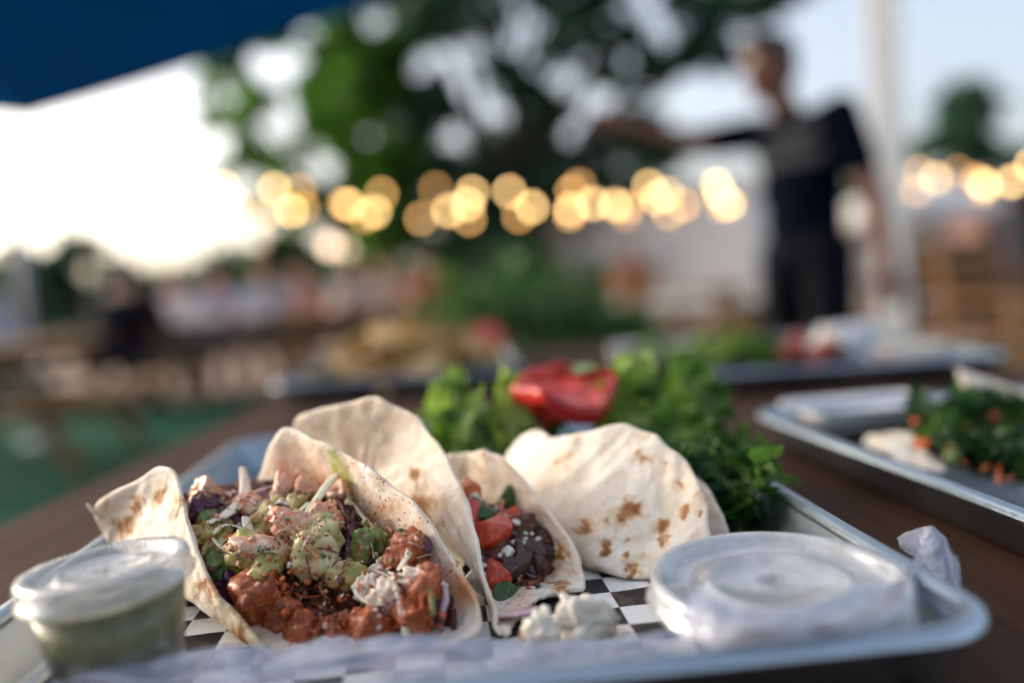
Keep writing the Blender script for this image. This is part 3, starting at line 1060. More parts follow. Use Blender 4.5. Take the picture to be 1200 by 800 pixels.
L2('bean_chunk', 585, 655, (9, 7, 8), F_MEATD, 55, .006, .4, .3)
L2('bean_chunk', 612, 622, (9, 7, 8), F_MEATD, 56, .004, .4, .3)
for k in range(26):
    x, y = rnd.uniform(556, 632), rnd.uniform(605, 700)
    s = rnd.uniform(1., 2.3) * mm
    lump('cheese_crumb', on2(x, y, rnd.uniform(.008, .014)), (s, s, s * .7), F_CHEESE, T2, 500 + k, .4, .5, 2)
lump('cheese_crumb', on2(594, 647, .016), (3 * mm, 2.5 * mm, 3.5 * mm), F_CHEESE, T2, 530, .5, .3, 2)
for k in range(60):
    x, y = rnd.uniform(600, 640), rnd.uniform(620, 695)
    q = rnd.uniform(.8, 2.2) * mm
    lump('bean_crumb', on2(x, y, rnd.uniform(.006, .012)), (q, q * .8, q * .7), rnd.choice([F_BEAN, F_MEATD, F_MEAT]), T2, 560 + k, .4, .4, 2)
for k in range(34):
    x, y = rnd.uniform(552, 630), rnd.uniform(590, 700)
    a, l = rnd.uniform(0, 3.1), rnd.uniform(4, 9)
    strip('herb_shred', [on2(x - l * math.cos(a), y - l * math.sin(a), .008), on2(x, y, .011), on2(x + l * math.cos(a), y + l * math.sin(a), .008)], .0011, rnd.choice([F_GREEN, F_ONION, F_TOMO]), T2, .4)
# hidden filling of the closed taco
for k, (x, y, d) in enumerate([(700, 600, .415), (740, 600, .405), (660, 600, .43), (780, 630, .385), (640, 590, .44)]):
    lump('bean_chunk', P(x, y, d), (.012, .01, .014), F_BEAN, T3, 60 + k, .3, .3)

# ---- crumbs and slivers that fell on the paper
def floor_at(x, y, h=0.):
    return Pz(x, y, PAN + .0018 + h)
def crumb(name, x, y, r, m, seed, label, cat, group=None, rough=.3, cube=.2, rot=None, sub=4):
    p = floor_at(x, y, r[2] * .72 * mm)
    o = lump(name, (0, 0, 0), tuple(v * mm for v in r), m, None, seed, rough, cube, sub, 1.9, rot)
    o.location = p
    return tag(o, label, cat, group)
crumb('cheese_chunk', 688, 728, (10.5, 8, 9.5), F_CHEESE, 71, 'large white crumbly cheese chunk fallen on the checkered paper', 'cheese', None, .55, .0, (0, R(35), R(15)))
crumb('cheese_chunk', 634, 745, (6.5, 5, 8.5), F_CHEESE, 72, 'narrow upright white cheese piece beside the large crumbly chunk', 'cheese', None, .55, .0, (0, R(5), 0))
o = strip('onion_slice', [floor_at(583, 724, .003), floor_at(600, 719, .005), floor_at(620, 716, .005), floor_at(634, 712, .004)], .0052, F_ONION, None, .5)
tag(o, 'purple edged onion sliver lying in front of the tomato taco', 'onion')
k0 = random.Random(5)
for k in range(16):
    x, y = k0.uniform(590, 720), k0.uniform(718, 765)
    s = k0.uniform(.9, 2.2)
    crumb('cheese_crumb', x, y, (s, s, s * .8), F_CHEESE, 80 + k, 'tiny white cheese crumb scattered on the checkered paper', 'crumb', 'cheese crumbs on the paper', .4, .4, None, 2)
for k, (x, y) in enumerate([(640, 722), (652, 728), (612, 742), (660, 735), (625, 700 + 34)]):
    crumb('meat_crumb', x, y, (2.2, 2., 1.8), F_MEATD if k % 2 else F_MEAT, 120 + k, 'small brown meat crumb on the paper near the cheese', 'crumb', 'meat crumbs on the paper', .4, .4, None, 2)

# ------------------------------------------------------------------ sauce cups
PL_CUP = clear('frosted_cup', (.70, .74, .74), .05, .25, .15, 0., 120, .25)
PL_LID = clear('frosted_lid', (.86, .88, .90), .08, .13, .20, .08, 300, .5)
PL_LID2 = clear('hazy_lid', (.88, .91, .95), .13, .10, .14, .30, 38, .6)
def sauce_mat(name, a, b, c2, rough=.35, wet=.3):
    t = NT(name)
    n1 = t.noise(160, 5, .6)
    c = t.ramp(n1, [(.3, b), (.7, a)])
    c = t.mix(t.ramp(t.noise(420, 4), [(.58, 0.), (.68, .7)]), c, c2)
    t.col(c)
    t.set(Roughness=rough)
    t.b.inputs['Subsurface Weight'].default_value = .3
    t.b.inputs['Subsurface Scale'].default_value = .003
    t.b.inputs['Coat Weight'].default_value = wet
    t.bump(n1, .3, .001)
    MATS[name] = t.m
    return t.m
S_GREEN = sauce_mat('green_salsa', (.17, .16, .030), (.095, .10, .018), (.28, .27, .07))
S_CREAM = sauce_mat('white_cream', (.60, .59, .55), (.50, .49, .45), (.68, .67, .63), .4, .2)
def cup(name, label, c, rt_, rb, h, lid_r, fill, m_fill, tilt, m_cup, m_lid, ridges, dome=0.):
    e = thing(name, label, 'sauce cup', c)
    e.rotation_euler = tilt
    th = .0007
    mb = MB().lathe([(0, .001), (rb - .003, .001), (rb, .003), (rt_ - .001, h - .003), (rt_ + .0015, h), (rt_ + .001, h + .0006), (rt_ - .0015, h - .002), (rb - th, .0035), (rb - .0035, .0018), (0, .0018)], 72)
    mb.build('cup', m_cup, e, True)
    f0, f1 = .0032, fill
    rr = lambda z: rb + (rt_ - rb) * (z - .003) / (h - .006) - .0011
    mb = MB().lathe([(0, f0), (rr(f0) - .002, f0), (rr(.006), .006), (rr((f0 + f1) / 2), (f0 + f1) / 2), (rr(f1), f1), (rr(f1) * .9, f1 - .0008), (rr(f1) * .5, f1 + .0006), (0, f1)], 64)
    mb.build('sauce', m_fill, e, True)
    R_ = lid_r
    prof = [(R_ - .0002, h - .0065), (R_ + .0016, h - .0060), (R_ + .0018, h - .0050), (R_ + .0004, h - .0042), (R_ + .0002, h + .0008), (R_ - .0006, h + .0022), (R_ - .0022, h + .0026), (R_ - .0040, h + .0020),
            (R_ - .0052, h + .0002), (R_ - .0066, h - .0012), (R_ * .70, h - .0012 + dome * .3), (R_ * .60, h - .0010 + dome * .6), (R_ * .56, h + .0002 + dome), (R_ * .53, h + .0004 + dome), (R_ * .50, h - .0006 + dome), (R_ * .2, h - .0010 + dome), (.0001, h - .0010 + dome)]
    def wob(k, a):
        if k in (5, 6, 7):
            return .00032 * math.cos(ridges * a)
        if k in (8,):
            return .00045 * math.cos(ridges * a)
        if k >= 9:
            return .0004 * mnoise.noise(Vector((math.cos(a) * prof[k][0] * 90, math.sin(a) * prof[k][0] * 90, c[0] * 50)))
        return 0
    o = MB().lathe(prof, 240, wob=wob).build('lid', m_lid, e, True)
    md = o.modifiers.new('thick', 'SOLIDIFY')
    md.thickness = .0004
    return e
c = P(135, 686, .290)
e = cup('sauce_cup', 'small translucent cup of dark green salsa with a clear ridged lid', (c.x, c.y, PAN + .002), .0268, .0210, .0400, .0277, .031, S_GREEN, (R(-1.0), R(-4.0), R(20)), PL_CUP, PL_LID, 84)
# embossed bar and beads on the small lid
mb = MB()
for k in range(9):
    mb.ell((.0035 + .0002 * (k % 2), -.011 + .0026 * k, .0398), (.0009, .0011, .0007), 8, 6)
mb.build('embossed_mark', PL_LID, e, True)
mb = MB()
for k in range(14):
    a = 2 * math.pi * k / 14
    mb.ell((-.0055 + .0055 * math.cos(a), .004 * math.sin(a) + .001, .0397), (.0012, .0012, .0007), 8, 6)
mb.build('embossed_mark', PL_LID, e, True)
e2 = cup('sauce_cup', 'wide tub of white cream under a hazy clear lid, next to the charred taco', (.0835, .2830, PAN + .0035), .0370, .0290, .0205, .0422, .0150, S_CREAM, (R(3.0), R(.5), R(0)), PL_CUP, PL_LID2, 0, .0006)

# ------------------------------------------------------------------ crumpled film
FILM = clear('cling_film', (.44, .47, .62), .15, .08, .20, .14, 40, .40)
FILM2 = clear('bunched_film', (.36, .40, .54), .26, .10, .20, .22, 45, .45)
def film(name, ctrl, label, nx=70, ny=30, crum=.004, seed=1, freq=1., m=None):
    f = TPS([c[:2] for c in ctrl], [P(*c[2:]) for c in ctrl], .0002)
    Q = [(i / nx, j / ny) for j in range(ny + 1) for i in range(nx + 1)]
    W = f(Q)
    V = []
    for (u, v), w in zip(Q, W):
        s = Vector((u * 9 * freq, v * 4 * freq, seed * 3.3))
        n = abs(mnoise.noise(s)) - .25
        n2 = abs(mnoise.noise(s * 2.4)) - .25
        p = Vector(w) + Vector((n2 * .6, n * .8 + n2 * .3, n + n2 * .5)) * crum
        V.append(p)
    Fc = []
    for j in range(ny):
        for i in range(nx):
            a = j * (nx + 1) + i
            Fc.append((a, a + 1, a + nx + 2, a + nx + 1))
    o = mesh(name, V, Fc, m or FILM, True)
    md = o.modifiers.new('thick', 'SOLIDIFY')
    md.thickness = .00025
    md = o.modifiers.new('s', 'SUBSURF')
    md.levels = md.render_levels = 1
    return tag(o, label, 'plastic film', 'crumpled plastic film on the pan')
film('plastic_film', [
    (0, 0, 60, 800, .243), (0, 1, 90, 792, .262), (.2, 0, 215, 806, .238), (.2, 1, 230, 768, .268), (.35, 0, 330, 796, .240), (.35, 1, 350, 752, .270), (.5, 0, 450, 790, .240), (.5, 1, 455, 742, .272),
    (.7, 0, 590, 788, .240), (.7, 1, 600, 748, .270), (.85, 0, 700, 782, .241), (.85, 1, 700, 742, .268), (1, 0, 790, 776, .243), (1, 1, 800, 736, .262), (.5, .5, 455, 768, .256), (.2, .5, 222, 790, .252), (.8, .5, 660, 768, .256)],
    'crumpled clear film lying along the front rim before the open tacos', crum=.0045, seed=2, freq=.6, m=FILM2)
film('plastic_film', [
    (0, 0, 795, 770, .236), (0, .5, 790, 730, .243), (0, 1, 800, 690, .250), (.3, 0, 880, 765, .232), (.3, 1, 880, 716, .238), (.6, 0, 1000, 742, .240), (.6, 1, 985, 700, .246), (.8, 0, 1070, 712, .264), (.8, 1, 1062, 668, .280),
    (1, 0, 1110, 672, .292), (1, 1, 1090, 616, .318), (.9, .5, 1085, 664, .290), (.3, .5, 880, 745, .228), (.6, .5, 998, 722, .236)],
    'crumpled clear film bunched round the white cream tub and over the pan rim', crum=.005, seed=5, freq=.7)
film('plastic_film', [
    (0, 0, 1052, 640, .325), (0, 1, 1050, 632, .33), (.5, 0, 1092, 668, .300), (.5, .5, 1094, 640, .308), (.5, 1, 1092, 614, .318), (1, 0, 1126, 690, .292), (1, 1, 1120, 648, .315)],
    'pointed peak of clear film standing outside the corner of the taco pan', 26, 16, .0022, 7, .35)

# ------------------------------------------------------------------ lettuce
L_BRIGHT = leafy('bright_lettuce', (.24, .38, .05), (.12, .24, .03), .30, .45, 120, .3, .4, (.44, .52, .17))
L_DARK = leafy('dark_lettuce', (.085, .20, .03), (.036, .10, .017), .32, .40, 120, .4, .4, (.22, .34, .09))
L_KALE = leafy('kale', (.036, .115, .026), (.013, .052, .013), .36, .28, 110, .4)
def frill(L, W, amp, fq, seed, curl=.5, n=80, m=22, droop=.3, jag=1.):
    """one curly salad leaf: flat rib, edge thrown into ruffles"""
    rn = random.Random(seed)
    ph = [rn.uniform(0, 6.28) for _ in range(6)]
    V, Fc = [], []
    for i in range(n + 1):
        u = i / n
        w = W * (math.sin(math.pi * min(1, .12 + .88 * u) ** .75) ** .55 if u < 1 else .05) * (1 + .12 * math.sin(9 * u + ph[0]))
        for j in range(m + 1):
            v = j / m * 2 - 1
            e = abs(v) ** 1.7
            s = 1 if v > 0 else -1
            ruff = amp * e * (math.sin(fq * u * 6.28 + ph[1] + s) + .6 * math.sin(fq * 2.3 * u * 6.28 + ph[2] * s) + .35 * math.sin(fq * 4.6 * u * 6.28 + ph[3] - s))
            tip = 1 + jag * e * (.13 * math.sin(fq * 7 * u * 6.28 + ph[4] * s) + .09 * math.sin(fq * 13 * u * 6.28 + ph[2]))
            x = w * v * tip * (1 - .25 * curl * e)
            y = L * u + amp * .8 * e * math.sin(fq * 1.7 * u * 6.28 + ph[5])
            z = ruff + curl * W * e * .6 - droop * L * u * u + .004 * mnoise.noise(Vector((x * 90, y * 90, seed)))
            V.append(Vector((x, y, z)))
    for i in range(n):
        for j in range(m):
            a = i * (m + 1) + j
            Fc.append((a, a + 1, a + m + 2, a + m + 1))
    return V, Fc
def leaf_at(name, p, L, W, rot, m, seed, label=None, group=None, amp=.006, fq=3., curl=.5, droop=.3, parent=None, n=80, mm_=22, cat='lettuce', jag=1.):
    V, Fc = frill(L, W, amp, fq, seed, curl, n, mm_, droop, jag)
    o = mesh(name, V, Fc, m, True)
    at = o.data.attributes.new('rib', 'FLOAT', 'POINT')
    at.data.foreach_set('value', [1 - abs((k % (mm_ + 1)) / mm_ * 2 - 1) for k in range(len(V))])
    o.location = p
    o.rotation_euler = rot
    if parent is not None:
        local(o, parent)
    if label:
        tag(o, label, cat, group)
    return o
rl = random.Random(21)
# behind the tomato taco
for k, (x, y, d, L, W, rx, rz, m) in enumerate([
        (560, 530, .50, .060, .016, 62, 12, L_DARK), (530, 530, .505, .062, .012, 72, 8, L_BRIGHT), (590, 525, .51, .055, .017, 58, -25, L_DARK), (505, 535, .50, .045, .013, 50, 50, L_BRIGHT),
        (575, 535, .49, .045, .018, 40, 20, L_DARK), (545, 540, .495, .048, .016, 48, -10, L_DARK), (520, 520, .52, .050, .014, 66, 25, L_BRIGHT), (600, 520, .495, .050, .012, 68, 6, L_BRIGHT), (612, 530, .51, .05, .02, 45, -50, L_DARK)]):
    p = P(x, y, d)
    p.z = max(p.z, PAN + .004) - .004
    leaf_at('lettuce_leaf', p, L, W, (R(rx), R(rl.uniform(-20, 20)), R(rz)), m, 30 + k, 'frilly green lettuce leaf behind the tomato taco, left of the tomato slice', 'lettuce leaves left of the tomato', .0055, 2.2, .45, .2, jag=.5)
for k in range(10):
    p = P(rl.uniform(500, 600), 520, rl.uniform(.485, .53))
    p.z = PAN + .012
    leaf_at('lettuce_shred', p, rl.uniform(.045, .066), rl.uniform(.004, .008), (R(rl.uniform(50, 82)), R(rl.uniform(-20, 20)), R(rl.uniform(-45, 45))), L_BRIGHT, 170 + k, 'narrow pale green lettuce shred poking up left of the tomato slice', 'lettuce shreds left of the tomato', .0022, 3.5, .4, .25, None, 26, 8)
# right of the tomato
for k, (x, y, d, L, W, rx, rz, m) in enumerate([
        (750, 520, .50, .060, .020, 62, 14, L_BRIGHT), (775, 525, .49, .055, .022, 55, -18, L_BRIGHT), (740, 510, .52, .060, .016, 70, 10, L_BRIGHT), (790, 515, .50, .058, .022, 60, -20, L_DARK),
        (765, 535, .47, .045, .022, 45, 5, L_BRIGHT), (800, 520, .51, .050, .022, 60, -35, L_DARK), (785, 540, .46, .040, .020, 45, -30, L_DARK), (730, 525, .49, .052, .016, 60, 20, L_BRIGHT)]):
    p = P(x, y, d)
    p.z = max(p.z, PAN + .004) - .004
    leaf_at('lettuce_leaf', p, L, W * 1.35, (R(rx), R(rl.uniform(-20, 20)), R(rz)), m, 60 + k, 'bright green lettuce leaf behind the charred taco, beside the tomato slice', 'lettuce leaves right of the tomato', .0065, 2.2, .45, .2, jag=.35)
# dark curly bunch by the pan's side wall
for k in range(13):
    x, y, d = rl.uniform(810, 872), rl.uniform(560, 618), rl.uniform(.405, .455)
    p = P(x, y, d)
    p.z = max(p.z, PAN + .003) - .003
    leaf_at('curly_leaf', p, rl.uniform(.026, .042), rl.uniform(.013, .019), (R(rl.uniform(25, 75)), R(rl.uniform(-35, 35)), R(rl.uniform(-80, 70))), L_KALE if k % 3 else L_DARK, 90 + k,
            'dark curly parsley like leaf tucked between the charred taco and the pan wall', 'dark curly leaves by the pan wall', .0065, 4.2, .6, .2)

# ------------------------------------------------------------------ tomato and cucumber
M_SKIN = plain('tomato_skin', (.50, .020, .018), (.38, .012, .012), 60, .28, 0, 0, .002, .2)
M_FLESH = food_mat('tomato_flesh', (.66, .07, .05), (.48, .022, .02), (.80, .27, .20), 90, .26, .4)
def tomato(name, label, p, r, h, rot, bend=0.):
    e = thing(name, label, 'tomato', p)
    e.rotation_euler = rot
    mb = MB()
    seg = 64
    prof_s = [(r - .0015, -h / 2), (r - .0002, -h * .3), (r + .0008, 0), (r - .0002, h * .3), (r - .0015, h / 2)]
    mb.lathe(prof_s, seg)
    mb.build('skin', M_SKIN, e, True)
    def face(s):
        V, Fc = [], []
        rr = [0, .2, .36, .5, .62, .74, .82, .9, 1]
        for q in rr:
            for j in range(seg):
                a = 2 * math.pi * j / seg
                lob = .5 + .5 * math.cos(4 * a + .6)
                dip = .0030 * lob ** .6 * math.exp(-((q - .56) / .17) ** 2)
                V.append((q * (r - .0015) * math.cos(a), q * (r - .0015) * math.sin(a), s * (h / 2 - dip)))
        for k in range(len(rr) - 1):
            for j in range(seg):
                b = (j + 1) % seg
                f = (k * seg + j, k * seg + b, (k + 1) * seg + b, (k + 1) * seg + j)
                Fc.append(f if s > 0 else f[::-1])
        return V, Fc
    mb = MB()
    mb.add(*face(1))
    mb.add(*face(-1))
    mb.build('flesh', M_FLESH, e, True)
    def warp(o):
        for v in o.data.vertices:
            a = math.atan2(v.co.y, v.co.x)
            k = 1 + .05 * math.sin(3 * a + 1) + .03 * math.sin(5 * a) + .012 * math.sin(11 * a)
            v.co.x *= k
            v.co.y *= k
            v.co.z += bend * (v.co.x * .8 + v.co.y * .6) ** 2 + .0012 * mnoise.noise(v.co * 120)
    for ch in list(e.children):
        warp(ch)
    mb = MB()
    rs = random.Random(3)
    for k in range(36):
        a = (rs.randrange(4) * 90 + rs.uniform(-28, 28)) * math.pi / 180 - .15
        q = rs.uniform(.44, .66) * r
        mb.ell((q * math.cos(a), q * math.sin(a), h / 2 - .0022), (.0012, .0008, .0005), 6, 4, (0, 0, a))
    mb.build('seed', plain('tomato_seed', (.72, .55, .28), (.6, .42, .18), 80, .3), e, True)
    warp(e.children[-1])
    return e
tomato('tomato_slice', 'thick red tomato slice lying tilted on the lettuce', P(659, 472, .50), .0295, .0095, (R(11), R(5), R(10)), 7.)
tomato('tomato_slice', 'red tomato slice standing upright behind the tilted one', P(640, 463, .53), .0195, .007, (R(60), R(-30), R(10)), 8.)
e = thing('cucumber_slice', 'pale green cucumber slice behind the red tomato slices', 'cucumber', P(684, 452, .55))
e.rotation_euler = (R(70), R(10), R(-8))
MB().lathe([(.0145, -.002), (.0152, -.001), (.0152, .001), (.0145, .002)], 40).build('peel', plain('cucumber_peel', (.03, .10, .02), None, 80, .35), e, True)
MB().lathe([(.0145, -.002), (.008, -.0021), (.0001, -.002), (.0001, .002), (.008, .0021), (.0145, .002)], 40).build('flesh', food_mat('cucumber_flesh', (.50, .60, .34), (.40, .52, .24), None, 60, .25, .5), e, True)
# lettuce rib that props the slices
for k, (x, y, d, rz) in enumerate([(640, 505, .505, 30), (668, 500, .50, -20), (690, 500, .51, -60), (625, 500, .52, 70)]):
    p = P(x, y, d)
    leaf_at('lettuce_leaf', (p.x, p.y, PAN + .006), .045, .022, (R(50), 0, R(rz)), L_DARK, 150 + k, 'green lettuce leaf bedded under the red tomato slices', 'lettuce leaves under the tomato', .005, 3, .5, .3)

# ------------------------------------------------------------------ right hand pan: kale salad, tortilla, white paper
def free_tortilla(name, label, c, ctr, seed, spots={}, parent=None):
    o = tortilla(name, ctr, parent, spots, seed, 18, 80)
    return tag(o, label, c) if label else o
SAL = thing('kale_salad', 'heap of dark green kale with carrot and purple cabbage bits on the right hand pan', 'salad', P(1150, 560, .47))
rs = random.Random(8)
SD = TPS([(1060, 505), (1100, 480), (1150, 475), (1210, 480), (1090, 540), (1150, 530), (1215, 540), (1140, 575), (1210, 600), (1260, 520), (1260, 600), (1075, 525)],
         [.545, .565, .575, .575, .50, .515, .50, .462, .44, .52, .45, .515], .001)
def onS(x, y, u_=0.):
    p = P(x, y, float(np.ravel(SD([(x, y)]))[0]) - u_)
    p.z = max(p.z, PAN + .002)
    return p
for k in range(120):
    x, y = rs.uniform(1065, 1262), rs.uniform(478, 592)
    if y > 520 + (x - 1060) * .42 or y < 515 - (x - 1060) * .45:
        continue
    leaf_at('kale_leaf', onS(x, y, -.01), rs.uniform(.018, .034), rs.uniform(.009, .014), (R(rs.uniform(20, 90)), R(rs.uniform(-50, 50)), R(rs.uniform(-180, 180))), L_KALE if k % 3 else L_DARK, 200 + k, None, None, .005, 3.6, .6, .2, SAL, 20, 10)
for k in range(46):
    x, y = rs.uniform(1070, 1230), rs.uniform(485, 585)
    if y > 515 + (x - 1060) * .42 or y < 518 - (x - 1060) * .45:
        continue
    a, l = rs.uniform(0, 3.1), rs.uniform(5, 13)
    strip(('carrot_shred', 'cabbage_shred', 'purple_shred')[k % 3], [onS(x - l * math.cos(a), y - l * math.sin(a), .012), onS(x, y, .016), onS(x + l * math.cos(a), y + l * math.sin(a), .012)], .0016,
          (F_TOMO, F_SCAL, F_PURP)[k % 3], SAL, .5)
for k, (x, y) in enumerate([(1078, 498), (1082, 518), (1105, 512), (1110, 524), (1165, 490), (1118, 535)]):
    lump('carrot_dice', onS(x, y, .014), (.005, .004, .006), (F_TOM, F_TOMO, F_AVO, F_AVO, F_TOMO, F_SCAL)[k], SAL, 700 + k, .15, .7)
free_tortilla('tortilla_piece', 'pale folded tortilla edge lying by the rim in front of the kale', 'tortilla', [
    ('r', -90, 1100, 552, .478), ('r', -45, 1108, 548, .49), ('r', 0, 1085, 520, .525), ('r', 45, 1058, 508, .545), ('r', 90, 1022, 510, .55), ('r', 135, 1012, 520, .545), ('r', 180, 1030, 528, .52), ('r', -135, 1062, 545, .495), (0, 0, 1062, 527, .515)], 7)
free_tortilla('tortilla_piece', 'pale tortilla wedge sticking up behind the kale salad', 'tortilla', [
    ('r', -90, 1215, 488, .56), ('r', -45, 1250, 490, .565), ('r', 0, 1250, 470, .59), ('r', 45, 1190, 455, .60), ('r', 90, 1128, 432, .605), ('r', 135, 1124, 442, .598), ('r', 180, 1150, 472, .575), ('r', -135, 1185, 486, .562), (0, 0, 1185, 468, .582)], 8)
# folded napkin / paper boat at the back of that pan
c = Pz(1014, 487, PAN + .012)
e = thing('paper_tray', 'small white paper tray at the far corner of the kale pan', 'paper tray', (c.x, c.y, PAN + .001), R(5))
mb = MB()
for (o1, z1, o2, z2) in ((-.004, 0., .006, .020),):
    V, Fc, n = sweep_ring([(-.006, 0.), (.0, .0004), (.006, .0215), (.0075, .0225), (.0070, .0210), (.001, .0012), (-.006, .0010)], .100, .060, .008)
    Fc = [tuple(range(n))[::-1]] + Fc + [tuple(6 * n + j for j in range(n))]
    mb.add(V, Fc)
mb.build('tray_shell', plain('white_card', (.82, .82, .82), (.74, .74, .76), 30, .6), e, True)
lump('cream_dollop', e.matrix_basis @ Vector((.0, 0, .013)), (.050, .030, .010), MATS['white_card'], e, 61, .2, .2, 3, 1.2, (0, 0, 0))

# ------------------------------------------------------------------ far pan: tortilla chips
M_CHIP = food_mat('corn_chip', (.68, .47, .20), (.52, .31, .10), (.74, .56, .31), 60, .5, .15, None, 0, .6)
def chip_mesh(seed):
    rn = random.Random(seed)
    V, Fc = [], []
    n = 7
    A, B, C = Vector((0, .033, 0)), Vector((-.03, -.018, 0)), Vector((.03, -.018, 0))
    idx = {}
    cx, cy = rn.uniform(-9, 9), rn.uniform(-12, 12)
    for i in range(n + 1):
        for j in range(n + 1 - i):
            u, v = i / n, j / n
            p = A * u + B * v + C * (1 - u - v)
            p.z = cx * p.x * p.x + cy * p.y * p.y + .002 * mnoise.noise(Vector((p.x * 60, p.y * 60, seed)))
            idx[(i, j)] = len(V)
            V.append(p)
    for i in range(n):
        for j in range(n - i):
            Fc.append((idx[(i, j)], idx[(i + 1, j)], idx[(i, j + 1)]))
            if j < n - i - 1:
                Fc.append((idx[(i + 1, j)], idx[(i + 1, j + 1)], idx[(i, j + 1)]))
    b = len(V)
    V2 = [v + Vector((0, 0, .0018)) for v in V]
    F2 = [tuple(q + b for q in f) for f in Fc]
    return V + V2, [f[::-1] for f in Fc] + F2
chips = []
for k in range(5):
    V, Fc = chip_mesh(k)
    me = bpy.data.meshes.new('tortilla_chip')
    me.from_pydata([tuple(v) for v in V], [], Fc)
    me.materials.append(M_CHIP)
    me.shade_smooth()
    chips.append(me)
rc = random.Random(4)
pc = pans[2].location
for k in range(96):
    a, q = rc.uniform(0, 6.28), rc.random() ** .5
    x, y = q * math.cos(a) * .128 + .012, q * math.sin(a) * .12 - .09
    zz = PAN + .006 + (1 - q * q) * .064 * rc.uniform(.55, 1) + .012
    o = link('tortilla_chip', chips[k % 5], None, (pc.x + x, pc.y + y, zz))
    o.rotation_euler = (R(rc.uniform(-55, 55)), R(rc.uniform(-55, 55)), R(rc.uniform(0, 360)))
    tag(o, 'yellow corn tortilla chip in the heap on the far pan', 'tortilla chip', 'tortilla chips heaped on the far pan')
for k in range(7):
    a = rc.uniform(0, 6.28)
    o = lump('tomato_dice', (0, 0, 0), (.007, .006, .006), F_TOM, None, 800 + k, .15, .7, 2)
    o.location = (pc.x + .075 * math.cos(a) + .04, pc.y - .09 + .05 * math.sin(a), PAN + .062)
    tag(o, 'small red tomato dice on top of the tortilla chips', 'tomato', 'tomato dice on the chips')
for k in range(9):
    a, q = rc.uniform(0, 6.28), rc.uniform(.05, .12)
    leaf_at('lettuce_leaf', (pc.x + q * math.cos(a) + .01, pc.y - .16 + .06 * abs(math.sin(a)), PAN + .008), .04, .014, (R(40), R(rc.uniform(-30, 30)), R(rc.uniform(-180, 180))), L_DARK, 400 + k,
            'green lettuce scrap at the foot of the tortilla chip heap', 'lettuce scraps by the chips', .005, 3, .5, .3, None, 20, 10)
o = tomato('tomato_slice', 'red tomato slice leaning on the right of the tortilla chip heap', (pc.x + .125, pc.y - .03, PAN + .052), .028, .010, (R(65), R(10), R(-15)))

# ------------------------------------------------------------------ pan before the man
pm = pans[3].location
rm_ = random.Random(6)
SB = thing('green_salad', 'bright green salad leaves on the pan before the standing man', 'salad', (pm.x - .09, pm.y - .05, PAN))
for k in range(46):
    leaf_at('salad_leaf', (pm.x - .095 + rm_.gauss(0, .035), pm.y - .06 + rm_.gauss(0, .045), PAN + .006 + rm_.uniform(0, .022)), rm_.uniform(.025, .045), rm_.uniform(.010, .016), (R(rm_.uniform(10, 85)), R(rm_.uniform(-40, 40)), R(rm_.uniform(-180, 180))),
            L_BRIGHT if k % 2 else L_DARK, 500 + k, None, None, .005, 3.2, .6, .2, SB, 18, 10)
for k in range(7):
    o = lump('meat_chunk', (0, 0, 0), (.017, .014, .013), plain('red_meat', (.42, .07, .05), (.26, .035, .025), 60, .35, 0, .4, .002, .2), None, 900 + k, .25, .4, 3)
    o.location = (pm.x - .005 + rm_.uniform(-.03, .04), pm.y - .05 + rm_.uniform(-.06, .08), PAN + .016 + .012 * (k % 2))
    tag(o, 'dark red meat chunk between the salad and the wrap', 'meat', 'red meat chunks on the pan')
def wrap_roll(name, label, p, rz, r, L, seed, tilt=0.):
    """a tortilla rolled round its filling, spiral edge showing at the ends"""
    V, Fc = [], []
    n, m = 60, 14
    for i in range(m + 1):
        u = i / m * 2 - 1
        for j in range(n + 1):
            a = j / n * 2 * math.pi * 1.35
            rr = r * (1 - .16 * j / n) * (1 - .10 * u * u) * (1 + .05 * math.sin(3 * a + seed))
            V.append((u * L / 2 + .003 * math.sin(a * 2), rr * math.cos(a), rr * math.sin(a) * .86 + r * .86))
    for i in range(m):
        for j in range(n):
            b = i * (n + 1) + j
            Fc.append((b, b + 1, b + n + 2, b + n + 1))
    e = thing(name, label, 'wrap', p, rz)
    e.rotation_euler = (0, tilt, rz)
    o = mesh('tortilla', V, Fc, MATS['tortilla'], True, e)
    o.modifiers.new('t', 'SOLIDIFY').thickness = .002
    for k in range(6):
        q = lump('filling', (0, 0, 0), (.012, r * .62, r * .55), (F_MEAT, F_SCAL, F_AVO)[k % 3], None, seed * 9 + k, .25, .2, 2, 1.6, (0, 0, 0))
        q.parent = e
        q.location = (-L / 2 + .012 + k * (L - .024) / 5, 0, r * .86)
    return e
wrap_roll('rolled_wrap', 'cream coloured rolled wrap next to the red meat', (pm.x + .045, pm.y - .02, PAN + .002), R(70), .024, .12, 2)
wrap_roll('rolled_wrap', 'pale rolled wrap lying crosswise at the right end of the pan', (pm.x + .115, pm.y - .10, PAN + .002), R(8), .017, .085, 3)
def tub(name, label, p, r, h, m, fillm):
    e = thing(name, label, 'sauce cup', p)
    MB().lathe([(0, .001), (r * .78, .001), (r * .8, .002), (r, h), (r + .0015, h + .001), (r - .001, h), (r * .78, .003), (0, .0025)], 40).build('cup', m, e, True)
    MB().lathe([(0, h * .3), (r * .84, h * .3), (r * .93, h * .8), (r * .5, h * .86), (0, h * .8)], 40).build('sauce', fillm, e, True)
    return e
CARD = MATS['white_card']
tub('paper_cup', 'white paper sauce cup standing on the table left of the salad pan', (.165, 1.19, TABLE), .030, .040, CARD, S_CREAM)
tub('paper_cup', 'white paper sauce cup among the salad leaves on the pan', (pm.x - .11, pm.y + .05, PAN + .001), .030, .036, CARD, S_CREAM)
